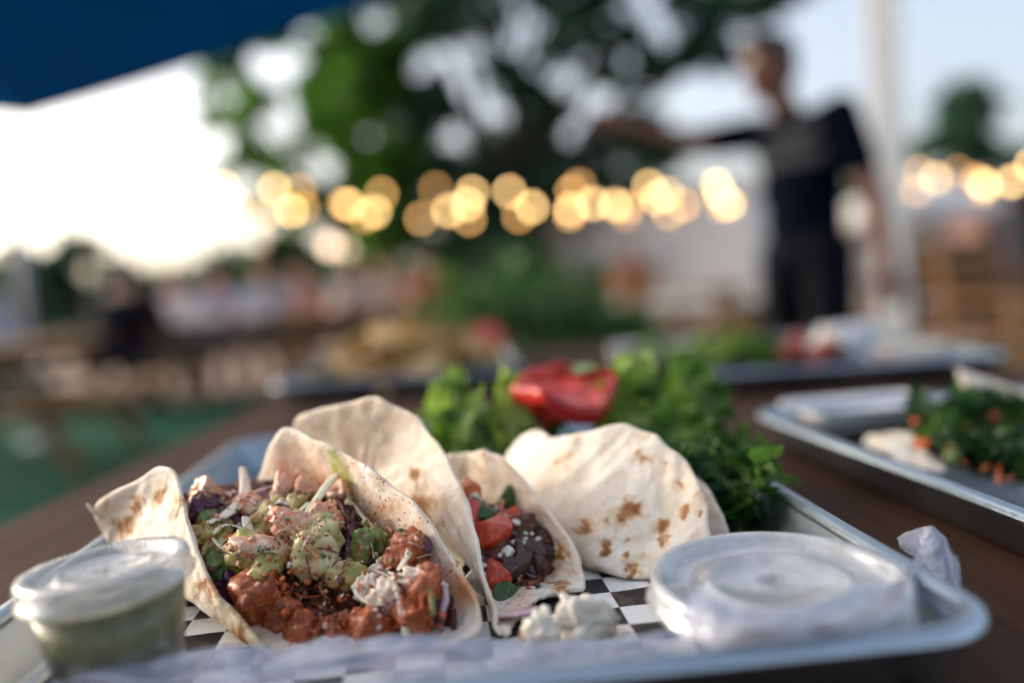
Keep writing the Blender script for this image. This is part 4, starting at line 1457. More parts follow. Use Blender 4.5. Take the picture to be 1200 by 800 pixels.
o = lump('crumpled_napkin', (0, 0, 0), (.055, .04, .026), plain('napkin', (.80, .80, .82), (.66, .67, .70), 25, .8, 0, .5, .004), None, 77, .45, .2, 4, 2.2, (0, 0, .4))
o.location = (pm.x + .10, pm.y + .045, PAN + .022)
tag(o, 'crumpled white paper napkin behind the wraps on the pan', 'napkin')

# ================================================================== BACKGROUND
# ------------------------------------------------------------------ trees and shrubs
def leaf_cloud(clumps, n_per, size, seed, flat=.8):
    """clumps: (centre, radius). One mesh of many small bent leaves in uneven clumps."""
    rg = np.random.RandomState(seed)
    C, D = [], []
    for (c, r) in clumps:
        n = max(20, int(n_per * (r ** 2)))
        v = rg.normal(size=(n, 3))
        v /= np.linalg.norm(v, axis=1)[:, None]
        rad = r * rg.uniform(.25, 1.0, n) ** .6
        bump = 1 + .35 * np.sin(v[:, 0] * 5 + seed) * np.sin(v[:, 1] * 4 + 1) + .2 * np.sin(v[:, 2] * 9)
        C.append(np.array(c) + v * (rad * bump)[:, None] * np.array((1, 1, flat)))
    C = np.concatenate(C)
    n = len(C)
    a = rg.normal(size=(n, 3))
    a /= np.linalg.norm(a, axis=1)[:, None]
    b = np.cross(a, rg.normal(size=(n, 3)))
    b /= np.linalg.norm(b, axis=1)[:, None]
    nn = np.cross(a, b)
    s = size * rg.uniform(.6, 1.3, n)[:, None]
    V = np.empty((n, 6, 3))
    V[:, 0] = C - a * s
    V[:, 1] = C - a * s * .2 + b * s * .45 + nn * s * .12
    V[:, 2] = C + a * s * .4 + b * s * .36 + nn * s * .10
    V[:, 3] = C + a * s
    V[:, 4] = C + a * s * .4 - b * s * .36 + nn * s * .10
    V[:, 5] = C - a * s * .2 - b * s * .45 + nn * s * .12
    k = np.arange(n)[:, None] * 6
    Fc = np.concatenate([np.concatenate([k, k + 1, k + 2, k + 3], 1), np.concatenate([k, k + 3, k + 4, k + 5], 1)])
    return V.reshape(-1, 3), Fc
def np_mesh(name, V, Fc, m, parent=None):
    me = bpy.data.meshes.new(name)
    n = len(V)
    me.vertices.add(n)
    me.vertices.foreach_set('co', np.ascontiguousarray(V, dtype=np.float32).ravel())
    me.loops.add(Fc.size)
    me.loops.foreach_set('vertex_index', np.ascontiguousarray(Fc, dtype=np.int32).ravel())
    me.polygons.add(len(Fc))
    me.polygons.foreach_set('loop_start', np.arange(len(Fc), dtype=np.int32) * Fc.shape[1])
    me.update(calc_edges=True)
    me.materials.append(m)
    return link(name, me, parent)
G_MID = leafy('foliage_mid', (.060, .115, .022), (.028, .060, .012), .5, .42, 1.5, .6)
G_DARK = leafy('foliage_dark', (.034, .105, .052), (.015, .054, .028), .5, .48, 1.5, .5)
G_SUNLIT = leafy('foliage_sunlit', (.080, .215, .022), (.042, .120, .012), .5, .60, 1.5, .35)  # sunlit look of the crown's left part, put into the leaf colour
BARK = plain('bark', (.085, .062, .045), (.035, .026, .02), 9, .9, 0, .8, .03)
def tree(name, label, base, clumps, m, seed, n_per=300, size=.10, trunk_r=.2, fork=.42, group=None, limbs=14):
    e = thing(name, label, 'tree', base, 0, group)
    B = Vector(base)
    clumps = [(Vector(c) - B, r) for c, r in clumps]
    cen = sum((c for c, r in clumps), Vector()) / len(clumps)
    fk = Vector((cen.x * .12, cen.y * .12, cen.z * fork))
    mb = MB()
    rn = random.Random(seed)
    mb.tube([(0, 0, -.05), (0.02, 0, .3), fk * .5 + Vector((.06, .04, 0)), fk], [trunk_r * 1.35, trunk_r, trunk_r * .85, trunk_r * .7], 12)
    for c, r in (clumps if len(clumps) <= limbs else rn.sample(clumps, limbs)):
        mid = fk.lerp(c, .5) + Vector((rn.uniform(-.2, .2), rn.uniform(-.2, .2), rn.uniform(-.1, .3))) * min(1, r)
        mb.tube([fk * .96, fk.lerp(mid, .5), mid, c], [trunk_r * .5, trunk_r * .36, trunk_r * .24, trunk_r * .08], 8)
    mb.build('trunk', BARK, e, True)
    V, Fc = leaf_cloud(clumps, n_per, size, seed)
    np_mesh('crown', V, Fc, m, e)
    return e
def clump(x, y, rpx, d):
    return (P(x, y, d), rpx * d / F)
# the big tree behind the string lights
D1 = 13.
main = [(470, 20, 60), (420, 70, 55), (395, 130, 45), (430, 180, 60), (480, 210, 55), (410, 230, 48), (500, 170, 45), (545, 215, 60), (540, 130, 42), (600, 215, 58), (600, 80, 45), (640, 30, 60), (560, 20, 45), (720, 20, 62), (640, 150, 48),
        (680, 200, 58), (720, 150, 50), (730, 90, 35), (760, 205, 50), (800, 30, 60), (860, 15, 50), (835, 60, 40), (780, 70, 36), (260, 60, 30), (280, 160, 26), (310, 190, 26), (250, 90, 26), (240, 140, 18), (268, 205, 20), (330, 250, 28), (300, 240, 18), (620, 110, 32), (575, 270, 55), (480, 270, 50), (660, 265, 52), (320, 60, 42), (360, 30, 45), (345, 215, 32), (290, 110, 32), (800, 190, 40), (700, 60, 30),
        (380, 90, 50), (440, 110, 50), (360, 170, 30), (450, 240, 50), (390, 40, 50), (470, 130, 40), (590, 250, 60), (640, 230, 55), (560, 180, 50), (620, 190, 50), (700, 240, 50), (750, 130, 40), (540, -60, 90), (680, -70, 100), (420, -50, 80), (820, -60, 70), (505, 90, 24), (600, -130, 110), (900, -40, 60), (265, 130, 26), (300, 30, 35), (440, 300, 36), (530, 300, 40), (610, 310, 44)]
cl = []
rt_ = random.Random(2)
for (x, y, r) in main:
    for q in range(3):
        a = rt_.uniform(0, 6.28)
        cl.append(clump(x + r * .5 * math.cos(a), y + r * .5 * math.sin(a), r * rt_.uniform(.42, .66), D1 + rt_.uniform(-1.2, 2.6)))
b = P(585, 340, D1 + .6)
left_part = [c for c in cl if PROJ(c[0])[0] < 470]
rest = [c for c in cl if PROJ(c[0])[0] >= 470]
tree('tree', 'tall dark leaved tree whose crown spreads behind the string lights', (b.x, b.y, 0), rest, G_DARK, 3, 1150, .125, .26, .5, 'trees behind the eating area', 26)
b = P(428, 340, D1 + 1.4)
tree('tree', 'lighter yellow green tree beside the tall dark one', (b.x, b.y, 0), left_part, G_SUNLIT, 4, 1700, .13, .16, .5, 'trees behind the eating area', 18)
# thin sprays that hang off the left of that crown
# the far tree line
rf = random.Random(9)
def far_tree(x, ytop, w, d, label, m, seed):
    top = P(x, ytop, d)
    b = Vector((top.x, d, 0))
    Wm = w * d / F / 2
    H = top.z
    cs = []
    for k in range(9):
        u = rf.uniform(-1, 1)
        v = rf.uniform(.25, 1)
        rr = Wm * rf.uniform(.35, .55)
        cs.append((b + Vector((u * (Wm - rr * .6) * (1.15 - .5 * v), rf.uniform(-.5, .5) * Wm, max(rr * .5, v * H - rr * .8))), rr))
    cs.append((b + Vector((0, 0, H - Wm * .4)), Wm * .45))
    tree('tree', label, (b.x, b.y, 0), cs, m, seed, 750, .19, .12, .35, 'far trees along the horizon', 6)
far = [(140, 300, 130, 23, 'dark tree just past the two people in black', G_DARK), (40, 290, 110, 22, 'dark green tree beside the pale grey pole', G_DARK), (82, 272, 110, 21, 'rounded dark shrub like tree past the seated people in black', G_DARK), (205, 318, 150, 26, 'low dark tree below the brightest patch of sky', G_DARK), (262, 290, 120, 28, 'dark tree between the bright sky and the light clusters', G_DARK),
       (330, 268, 140, 26, 'mid green tree under the left end of the string lights', G_MID), (430, 255, 150, 30, 'dark tree behind the yellow green one', G_DARK), (540, 262, 160, 29, 'dark tree behind the trunk of the tall tree', G_DARK),
       (650, 240, 160, 31, 'dark tree behind the left end of the white truck', G_DARK), (1126, 95, 130, 25, 'tall rounded dark green tree right of the white post', G_DARK), (1195, 172, 110, 27, 'lower dark tree right of the tall rounded one', G_MID),
       (770, 235, 170, 33, 'dark tree behind the roof of the white truck', G_MID), (900, 225, 170, 33, 'dark tree behind the head and shoulders of the man', G_DARK), (5, 300, 120, 24, 'low dark tree behind the umbrella pole', G_MID), (1010, 215, 150, 30, 'dark tree directly behind the white post', G_DARK)]
for k, (x, y, w, d, lab, m) in enumerate(far):
    far_tree(x, y, w, d, lab, m, 40 + k)

def planter_bush(label, c, w, h, ph, m, seed, n_per=5200, size=.034):
    e = thing('potted_shrub', label, 'shrub', c)
    mb = MB()
    for k in range(4):
        a = k * math.pi / 2
        mb.box((math.cos(a) * w * .36, math.sin(a) * w * .36, ph / 2), (.025 if k % 2 == 0 else w * .72 + .02, w * .72 - .03 if k % 2 == 0 else .025, ph), bev=.003)
    mb.box((0, 0, ph - .05), (w * .70, w * .70, .04))
    mb.build('planter', W_GREY, e)
    mb = MB()
    rn = random.Random(seed)
    cs = []
    for k in range(13):
        a, q = rn.uniform(0, 6.28), rn.random() ** .5
        c2 = Vector((math.cos(a) * q * w * .42, math.sin(a) * q * w * .42, ph + (h - ph) * rn.uniform(.3, .82)))
        cs.append((c2, w * rn.uniform(.16, .25)))
        mb.tube([(0, 0, ph - .04), (c2.x * .4, c2.y * .4, (ph + c2.z) / 2), c2], [.012, .008, .004], 6)
    mb.build('stem', BARK, e, True)
    V, Fc = leaf_cloud(cs, n_per, size, seed, .9)
    np_mesh('foliage', V, Fc, m, e)
    return e
p = Pz(622, 455, .0)
G_SH = leafy('shrub_leaf', (.095, .210, .055), (.040, .110, .030), .42, .42, 8, .4)
q = P(600, 360, 2.75)
planter_bush('bushy dark green shrub in a wooden planter past the end of the table', (q.x + .02, 2.75, 0), .66, .99, .40, G_SH, 5)
q = P(712, 380, 2.9)
planter_bush('lower leafy shrub in a wooden planter next to the bushier one', (q.x, 2.95, 0), .42, .84, .40, G_SH, 6)

# ------------------------------------------------------------------ umbrella
NAVY = leafy('navy_canvas', (.012, .155, .300), (.009, .120, .235), .8, .6, 4, 0., .2)
NAVY_L = NAVY
def umbrella(label, c, side, rz, eave, peak):
    e = thing('market_umbrella', label, 'umbrella', c, rz)
    h = side / 2
    cor = [(-h, -h), (h, -h), (h, h), (-h, h)]
    n = 14
    for k in range(4):
        A, B = Vector((*cor[k], eave)), Vector((*cor[(k + 1) % 4], eave))
        T = Vector((0, 0, peak))
        V, Fc, idx = [], [], {}
        for i in range(n + 1):
            for j in range(n + 1 - i):
                u, v = i / n, j / n
                p = T * u + B * v + A * (1 - u - v)
                p.z -= .02 * (1 - u) * 4 * v * (1 - u - v) + .10 * u * (1 - u)
                p *= Vector((1, 1, 1)).length / 3 ** .5
                idx[(i, j)] = len(V)
                V.append(p)
        for i in range(n):
            for j in range(n - i):
                Fc.append((idx[(i, j)], idx[(i, j + 1)], idx[(i + 1, j)]))
                if j < n - i - 1:
                    Fc.append((idx[(i + 1, j)], idx[(i, j + 1)], idx[(i + 1, j + 1)]))
        # hanging hem
        b = len(V)
        for j in range(n + 1):
            p = V[idx[(0, j)]]
            V.append(p + Vector((0, 0, -.012)))
        for j in range(n):
            Fc.append((idx[(0, j)], b + j, b + j + 1, idx[(0, j + 1)]))
        o = mesh('canopy_panel', V, Fc, NAVY, False, e)
        o.modifiers.new('t', 'SOLIDIFY').thickness = .0025
    for k in range(4):
        A = Vector((*cor[k], eave - .018))
        MB().tube([(0, 0, peak - .06), A * .5 + Vector((0, 0, (peak - .14) * .5)), A], .011, 8).build('rib', plain('umbrella_rib', (.10, .10, .11), None, 20, .5), e, True)
        MB().tube([(0, 0, peak - .75), A * .5 + Vector((0, 0, (peak - .16) * .5))], .009, 8).build('strut', MATS['umbrella_rib'], e, True)
    MB().tube([(0, 0, .06), (0, 0, peak + .06)], .024, 16).build('pole', plain('umbrella_pole', (.55, .55, .56), None, 20, .4, .6), e, True)
    MB().lathe([(0, 0), (.27, 0), (.27, .05), (.24, .07), (.05, .08), (.05, .25), (0, .25)], 32).build('base', plain('umbrella_base', (.12, .12, .125), None, 20, .6), e)
    return e
ux = Vector((.822, -.569, 0))
ctr = Vector((-2.8, 5.2, 0)) + ux * 1.55 + Vector((-.569, -.822, 0)) * 1.55
umbrella('navy blue canvas umbrella with a square canopy over the left of the table', (ctr.x, ctr.y, 0), 3.1, math.atan2(ux.y, ux.x), 2.10, 2.83)

# ------------------------------------------------------------------ posts
WHITE_P = plain('white_paint', (.80, .79, .78), (.70, .69, .68), 5, .5, 0, .12, .002)
q = P(1037, 100, 3.9)
e = thing('white_post', 'thick white square post standing right behind the man', 'post', (q.x, 3.9, 0), R(-28))
MB().box((0, 0, 1.55), (.135, .135, 3.1), bev=.008).build('shaft', WHITE_P, e)
MB().box((0, 0, .09), (.20, .20, .18), bev=.01).build('base_block', WHITE_P, e)
q = P(14, 220, 6.2)
e = thing('tent_pole', 'slim pale grey pole past the tip of the navy umbrella', 'pole', (q.x, 6.2, 0))
MB().tube([(0, 0, 0), (0, 0, 2.22)], .035, 14).build('shaft', plain('grey_paint', (.50, .50, .55), None, 10, .5), e, True)
MB().lathe([(0, 0), (.11, 0), (.11, .012), (.045, .02), (.045, .07), (0, .07)], 24).build('foot_plate', MATS['grey_paint'], e)
MB().ell((0, 0, 2.24), (.045, .045, .045)).build('cap', MATS['grey_paint'], e, True)

# ------------------------------------------------------------------ string lights
BULBS = {
    0: [(2, 215), (226, 214), (264, 220), (328, 224), (348, 221), (444, 225), (512, 223), (554, 228), (597, 222), (671, 223), (677, 220), (760, 219), (786, 224), (839, 217), (1065, 205), (1102, 208), (1135, 198), (1199, 196)],
    1: [(-14, 240), (235, 238), (267, 241), (287, 241), (338, 246), (350, 241), (407, 241), (412, 242), (435, 246), (525, 246), (549, 242), (623, 243), (671, 243), (695, 239), (718, 243), (736, 242), (774, 230), (798, 242), (839, 230), (860, 237), (1081, 222), (1130, 214), (1149, 217), (1170, 216), (1186, 213), (1222, 206)],
    2: [(240, 252), (257, 256), (312, 254), (432, 256), (492, 255), (549, 255), (608, 255), (667, 253), (737, 250), (786, 249), (839, 244), (1150, 226)]}
DIM = {(512, 223): .28, (492, 255): .5, (444, 225): .55, (671, 223): .55, (677, 220): .35, (407, 241): .6, (432, 256): .5, (549, 255): .55, (608, 255): .5, (667, 253): .55, (736, 242): .5, (737, 250): .3, (312, 254): .5, (350, 241): .4, (348, 221): .5, (1065, 205): .4, (1081, 222): .4,
       (1135, 198): .3, (1130, 214): .5, (287, 241): .35, (786, 249): .5, (839, 244): .4, (1150, 226): .25, (798, 242): .55, (1170, 216): .5}
def bulb_mat(v):
    k = round(v * 10) / 10
    c = (1.0, .37 + .25 * k, .02 + .21 * k)
    return emit('bulb_glow_%d' % int(k * 10), c, 6.4 * k)
SOCK = plain('socket', (.02, .02, .02), None, 20, .5)
LABS = ['string of warm globe lights, the uppermost strand before the trees', 'string of warm globe lights, the middle and fullest strand', 'string of warm globe lights, the lowest strand with few bulbs']
sph = MB().ell((0, 0, 0), (.036, .036, .040), 20, 12)
for s, pts in BULBS.items():
    d = (9.6, 8.8, 9.2)[s]
    pts = sorted(pts)
    e = thing('string_light', LABS[s], 'string light', P(pts[0][0], pts[0][1], d), 0, 'strings of warm globe lights')
    wire = [P(-90, 232, d) + Vector((0, 0, .12))]
    for k, (x, y) in enumerate(pts):
        p = P(x, y, d)
        p.y += .25 * math.sin(k * 1.7)
        wire.append(p + Vector((0, 0, .085)))
        v = DIM.get((x, y), 1.0)
        o = mesh('bulb', sph.V, sph.F, bulb_mat(v), True)
        o.location = p
        local(o, e)
        o = MB().lathe([(0, .03), (.016, .03), (.017, .075), (.012, .085), (0, .085)], 12).build('socket', SOCK, None, True)
        o.location = p
        local(o, e)
    wire.append(P(1290, 190, d) + Vector((0, 0, .12)))
    o = MB().tube(wire, .005, 6).build('cord', SOCK, None, True)
    local(o, e)
# the two round lanterns lower down
for k, (x, y, d, r, lab) in enumerate([(388, 288, 15., .12, 'round paper lantern glowing by the yellow green tree'), (408, 291, 16.2, .11, 'round paper lantern half hidden by its neighbour'), (302, 283, 17., .10, 'dim round paper lantern over the far tables')]):
    q = P(x, y, d)
    e = thing('paper_lantern', lab, 'lantern', (q.x, q.y, q.z), 0, 'round paper lanterns')
    prof = [(r * math.sqrt(max(.03, 1 - u * u)) * (1 + .02 * (j % 2)), u * r * .95) for j, u in enumerate([-1 + 2 * i / 22 for i in range(23)])]
    MB().lathe(prof, 24).build('shade', emit('lantern_glow_%d' % k, (1., .70, .48), (1.8, 1., .7)[k]), e, True)
    MB().tube([(0, 0, r * .9), (0, 0, r * .9 + 1.2)], .006, 6).build('hook_cord', SOCK, e, True)

# ------------------------------------------------------------------ people
SKIN1 = plain('skin_tan', (.25, .098, .058), (.18, .068, .040), 14, .5, 0, .1, .001, .2)
SKIN2 = plain('skin_fair', (.55, .34, .25), (.46, .26, .19), 14, .5, 0, .1, .001, .2)
HAIR = plain('dark_hair', (.018, .013, .010), (.008, .006, .005), 60, .5, 0, .6, .004)
HAIRB = plain('brown_hair', (.10, .055, .028), (.05, .026, .014), 60, .5, 0, .6, .004)
def cloth(name, a):
    return plain('cloth_' + name, a, tuple(v * .75 for v in a), 7, .9, 0, .5, .01, 0, .12, 0, 5)
def vec(*a):
    return Vector(a)
def person(label, loc, rz, J, shirt, trousers, skin, hair, voxel=.014, sleeve=.5, group=None, face=True, long_hair=False, shoes=None):
    """J: joints in local space (x right, y ahead): hip, chest, neck, head, then per side sh, el, wr, hp, kn, an. Body one skin, clothes over it."""
    e = thing('person', label, 'person', loc, rz, group)
    yaw = J.get('yaw', 0.)
    Rz = Matrix.Rotation(yaw, 3, 'Z')
    b = MB()
    H, nk = J['head'], J['neck']
    hd = lambda x, y, z: H + Rz @ Vector((x, y, z))
    b.ell(H + vec(0, 0, .02), (.076, .092, .098), 20, 14, (0, 0, yaw))
    b.ell(hd(0, .028, -.045), (.056, .064, .072), 18, 12, (0, 0, yaw))
    b.ell(hd(0, .062, -.098), (.026, .022, .020), 12, 8)
    b.tube([hd(0, .086, .018), hd(0, .100, -.005), hd(0, .108, -.026), hd(0, .090, -.036)], [.009, .012, .015, .010], 10)
    for s in (-1, 1):
        b.ell(hd(s * .076, -.005, -.012), (.012, .022, .034), 10, 8, (0, 0, yaw))
        b.ell(hd(s * .030, .078, .034), (.024, .012, .008), 10, 6, (0, 0, yaw))
    b.ell(hd(0, .086, -.062), (.024, .010, .007), 10, 6, (0, 0, yaw))
    b.cap(nk - vec(0, 0, .05), H + Rz @ Vector((0, -.012, -.06)), .058, .052)
    ch, hp = J['chest'], J['hip']
    b.cap(ch, hp, .088, .090)
    for s in ('L', 'R'):
        b.cap(J['sh' + s], J['el' + s], .056, .045)
        b.cap(J['el' + s], J['wr' + s], .045, .031)
        b.cap(ch + vec(0, 0, .06), J['sh' + s], .06, .050)
        w, el = J['wr' + s], J['el' + s]
        dr = (w - el).normalized()
        side = J.get('palm' + s, Vector((1, 0, 0)))
        side = (side - dr * side.dot(dr)).normalized()
        nor = dr.cross(side)
        pal = w + dr * .05
        b.ell(w + dr * .048, (.022, .022, .022), 10, 8)
        for k in range(3):
            b.cap(w + dr * .01, w + dr * .085 + side * (.026 * (k - 1)), .021, .013, 8)
        for k, L in enumerate((.068, .078, .073, .056)):
            a = w + dr * .088 + side * (.030 - .020 * k)
            m_ = a + dr * L * .5 + nor * .008
            b.cap(a, m_, .0100, .0092, 8)
            b.cap(m_, m_ + dr * L * .42 + nor * .018, .0092, .0080, 8)
        a = w + dr * .025 + side * .028
        b.cap(a, a + dr * .036 + side * .026, .0125, .0105, 8)
        b.cap(a + dr * .036 + side * .026, a + dr * .066 + side * .030, .0105, .009, 8)
        b.cap(J['hp' + s], J['kn' + s], .080, .054)
        b.cap(J['kn' + s], J['an' + s], .052, .036)
        f = J['an' + s]
        b.cap(f + vec(0, -.03, -.03), f + Rz @ Vector((0, .14, -.045)), .036, .026)
    b.fused('body', skin, e, min(voxel, .0105), 2)
    # shirt
    c = MB()
    for u, rx, ry in ((0, .170, .105), (.35, .172, .115), (.7, .158, .112), (1., .160, .115), (1.14, .165, .118)):
        p = ch.lerp(hp, u)
        c.ell(p, (rx, ry, .12), 20, 12, (0, 0, J.get('tyaw', 0.)))
    c.ell(nk - vec(0, 0, .055), (.085, .075, .05), 16, 10)
    for s in ('L', 'R'):
        a, m_ = J['sh' + s], J['sh' + s].lerp(J['el' + s], sleeve * 1.25 if sleeve < .9 else 1)
        c.cap(ch + vec(0, 0, .05), a, .10, .070)
        c.cap(a, m_, .070, .062)
        if sleeve > .9:
            c.cap(J['el' + s], J['el' + s].lerp(J['wr' + s], .92), .056, .042)
    so = c.fused('shirt', shirt, e, voxel, 5)
    # trousers
    c = MB()
    c.ell(hp - vec(0, 0, .02), (.168, .118, .13), 20, 12, (0, 0, J.get('tyaw', 0.)))
    for s in ('L', 'R'):
        c.cap(hp.lerp(J['hp' + s], .7), J['hp' + s], .11, .098)
        c.cap(J['hp' + s], J['kn' + s], .098, .073)
        c.cap(J['kn' + s], J['an' + s].lerp(J['kn' + s], .06), .073, .060)
    c.fused('trousers', trousers, e, voxel, 4)
    for s in ('L', 'R'):
        f = J['an' + s]
        c = MB()
        c.cap(f + vec(0, -.04, -.035), f + Rz @ Vector((0, .15, -.048)), .047, .036)
        c.cap(f + vec(0, -.02, .01), f + vec(0, 0, -.03), .046, .045)
        c.fused('shoe', shoes or plain('shoe_dark', (.03, .03, .032), None, 20, .6), e, .014, 3)
    # hair
    c = MB()
    c.ell(hd(0, -.010, .055), (.082, .096, .082), 20, 12, (0, 0, yaw))
    c.ell(hd(0, .034, .088), (.076, .070, .050), 16, 10, (R(8), 0, yaw))
    c.ell(hd(0, -.052, .0), (.066, .052, .075), 16, 10, (0, 0, yaw))
    if long_hair:
        c.cap(hd(0, -.06, .0), hd(0, -.085, -.20), .07, .055)
    c.fused('hair', hair, e, .010, 3)
    if face:
        for s in (-1, 1):
            MB().ell(hd(s * .031, .079, .018), (.012, .008, .009), 12, 8, (0, 0, yaw)).build('eye', plain('eye', (.10, .08, .07), (.03, .02, .02), 90, .2), e, True)
    return e, so
# the standing man: front of him is local +y
mx = P(940, 200, 3.17)
ry = R(128)                                     # he faces left and a little towards the table
inv = Matrix.Rotation(-ry, 3, 'Z')
def wl(dx, dy, z):                               # world offset from his feet -> local
    return inv @ Vector((dx, dy, z))
Jm = dict(hip=wl(.0, 0, .96), chest=wl(-.005, 0, 1.28), neck=wl(-.045, -.01, 1.475), head=wl(-.105, -.02, 1.605), yaw=R(-22), tyaw=R(0),
          shL=wl(.085, -.165, 1.405), elL=wl(.165, -.20, 1.13), wrL=wl(.185, -.26, .89), palmL=wl(-1, 0, 0),
          shR=wl(-.13, .14, 1.40), elR=wl(-.40, .04, 1.365), wrR=wl(-.63, -.04, 1.43), palmR=wl(0, 0, 1),
          hpL=wl(.05, -.085, .92), knL=wl(.04, -.12, .50), anL=wl(.06, -.13, .09), hpR=wl(-.05, .085, .92), knR=wl(-.07, .10, .50), anR=wl(-.07, .12, .09))
tee = NT('black_tee_printed')
n1 = tee.noise(7, 4)
base = tee.ramp(n1, [(.3, (.0015, .003, .008)), (.7, (.003, .006, .014))])
tee.b.inputs['Specular IOR Level'].default_value = .03
sep = tee.n('ShaderNodeSeparateXYZ')
tee.l(tee.co, sep.inputs[0])
def band(v, lo, hi):
    return tee.math('MULTIPLY', tee.math('GREATER_THAN', v, lo), tee.math('LESS_THAN', v, hi))
zz = sep.outputs[2]
rows = tee.math('ADD', band(zz, 1.335, 1.375), tee.math('MULTIPLY', band(zz, 1.250, 1.305), 1.))
xin = band(sep.outputs[0], -.13, .13)
frt = tee.math('GREATER_THAN', sep.outputs[1], .03)
wv = tee.n('ShaderNodeTexWave')
wv.inputs['Scale'].default_value = 14
wv.inputs['Distortion'].default_value = 3
tee.l(tee.co, wv.inputs['Vector'])
let = tee.math('GREATER_THAN', wv.outputs['Fac'], .25)
mask = tee.math('MULTIPLY', tee.math('MULTIPLY', rows, xin), tee.math('MULTIPLY', frt, let))
tee.col(tee.mix(tee.math('MULTIPLY', mask, .5), base, (.30, .29, .30)))
tee.set(Roughness=.85)
tee.bump(tee.noise(5, 4), .5, .01)
person('man in a black printed t-shirt standing with one arm stretched out sideways', (mx.x, 3.17, 0), ry, Jm, tee.m, cloth('black', (.004, .005, .009)), SKIN1, HAIR, .010, .52)

def seated(label, px, py_, d, rz, shirt, trousers, skin, hair, sleeve=.5, lean=.12, group='people sitting at the far tables', long_hair=False):
    q = P(px, py_, d)
    J = dict(hip=vec(0, 0, .55), chest=vec(0, .07 + lean * .5, .88), neck=vec(0, .10 + lean, 1.07), head=vec(0, .15 + lean, 1.20), yaw=0.,
             shL=vec(-.19, .07 + lean * .9, 1.0), elL=vec(-.24, .22 + lean, .80), wrL=vec(-.14, .44 + lean, .82), palmL=vec(1, 0, 0),
             shR=vec(.19, .07 + lean * .9, 1.0), elR=vec(.25, .20 + lean, .80), wrR=vec(.13, .43 + lean, .83), palmR=vec(-1, 0, 0),
             hpL=vec(-.10, .06, .52), knL=vec(-.13, .46, .50), anL=vec(-.13, .44, .09), hpR=vec(.10, .06, .52), knR=vec(.13, .46, .50), anR=vec(.13, .42, .09))
    return person(label, (q.x, d, 0), rz, J, shirt, trousers, skin, hair, .02, sleeve, group, False, long_hair)
DENIM = cloth('denim', (.035, .05, .085))
KH = cloth('khaki', (.20, .16, .11))
seated('person in a pale grey shirt bent over a bench behind the pale grey pole', 8, 360, 5.6, R(75), cloth('palegrey', (.50, .53, .60)), KH, SKIN2, HAIRB, .95, .22)
seated('person in a black jacket hunched at the far picnic table', 112, 360, 7.2, R(-15), cloth('blackjacket', (.016, .014, .020)), cloth('black2', (.012, .013, .02)), SKIN2, HAIR, .95, .15)
seated('person in a very dark red jacket sitting beside the hunched one in black', 148, 360, 7.5, R(12), cloth('darkred', (.035, .012, .018)), cloth('black2', (.012, .013, .02)), SKIN2, HAIR, .95, .10)
seated('person in a white shirt at the table with the tan legs', 222, 360, 9.4, R(170), cloth('white', (.72, .70, .74)), DENIM, SKIN2, HAIRB, .5, .12)
seated('person in a lilac white blouse at the table with the tan legs', 262, 360, 9.5, R(185), cloth('lilac', (.58, .55, .68)), DENIM, SKIN2, HAIR, .5, .12, long_hair=True)
seated('person in a pale blue shirt at the end of that table', 315, 360, 9.4, R(190), cloth('paleblue', (.50, .54, .66)), KH, SKIN2, HAIRB, .5, .1)
seated('person in a dusty pink top sitting past the chips pan', 365, 360, 10.2, R(170), cloth('pink', (.48, .26, .25)), DENIM, SKIN2, HAIRB, .5, .12, long_hair=True)
seated('person in a grey white top next to the one in pink', 415, 360, 10.0, R(190), cloth('offwhite', (.58, .55, .55)), KH, SKIN2, HAIR, .5, .12)
seated('person in a cream top beside the one in grey white', 458, 360, 10.4, R(175), cloth('cream', (.62, .54, .45)), DENIM, SKIN2, HAIRB, .5, .12)
seated('person in a bright red shirt near the planted shrubs', 506, 360, 10.2, R(180), cloth('red', (.46, .055, .05)), DENIM, SKIN2, HAIR, .5, .1)
seated('person in an orange brown shirt before the white truck', 742, 345, 10.5, R(175), cloth('rust', (.36, .13, .05)), KH, SKIN1, HAIRB, .5, .1)

# ------------------------------------------------------------------ picnic tables, benches, chairs
def picnic(name, label, c, rz, L=1.8, m=None, group='picnic tables', top=.76, cloth_m=None):
    e = thing(name, label, 'table', c, rz, group)
    m = m or W_TAN
    Lx = lambda w, l, h: MB().box((0, 0, 0), (w, l, h), bev=.004)
    for k in range(5):
        Lx(.138, L, .036).build('plank', m, e, loc=((k - 2) * .145, 0, top - .018))
    for s in (-1, 1):
        for q in (0, 1):
            Lx(.135, L, .036).build('bench_plank', m, e, loc=(s * (.62 + .14 * q), 0, .44))
        for y in (-1, 1):
            o = MB().box((0, 0, 0), (.085, .04, .83), bev=.004).build('leg', m, e, loc=(s * .40, y * L * .34, .372))
            o.rotation_euler = (0, s * R(-27), 0)
    for y in (-1, 1):
        MB().box((0, 0, 0), (1.56, .036, .085), bev=.004).build('bench_beam', m, e, loc=(0, y * (L * .34 + .04), .378))
        MB().box((0, 0, 0), (.66, .036, .085), bev=.004).build('top_beam', m, e, loc=(0, y * (L * .34 - .04), top - .08))
    return e
q = P(20, 500, 4.9)
picnic('picnic_table', 'weathered picnic table beside the person in pale grey', (q.x - .19, 5.15, 0), R(6), 1.5, W_TAN)
q = P(135, 400, 8.0)
picnic('picnic_table', 'dark picnic table where the two people in black sit', (q.x + .0, 8.15, 0), R(86), 1.5, W_GREY)
q = P(270, 400, 8.6)
picnic('picnic_table', 'tan picnic table where the people in pale shirts sit', (q.x, 8.7, 0), R(92), 1.9, W_TAN)
q = P(430, 400, 9.4)
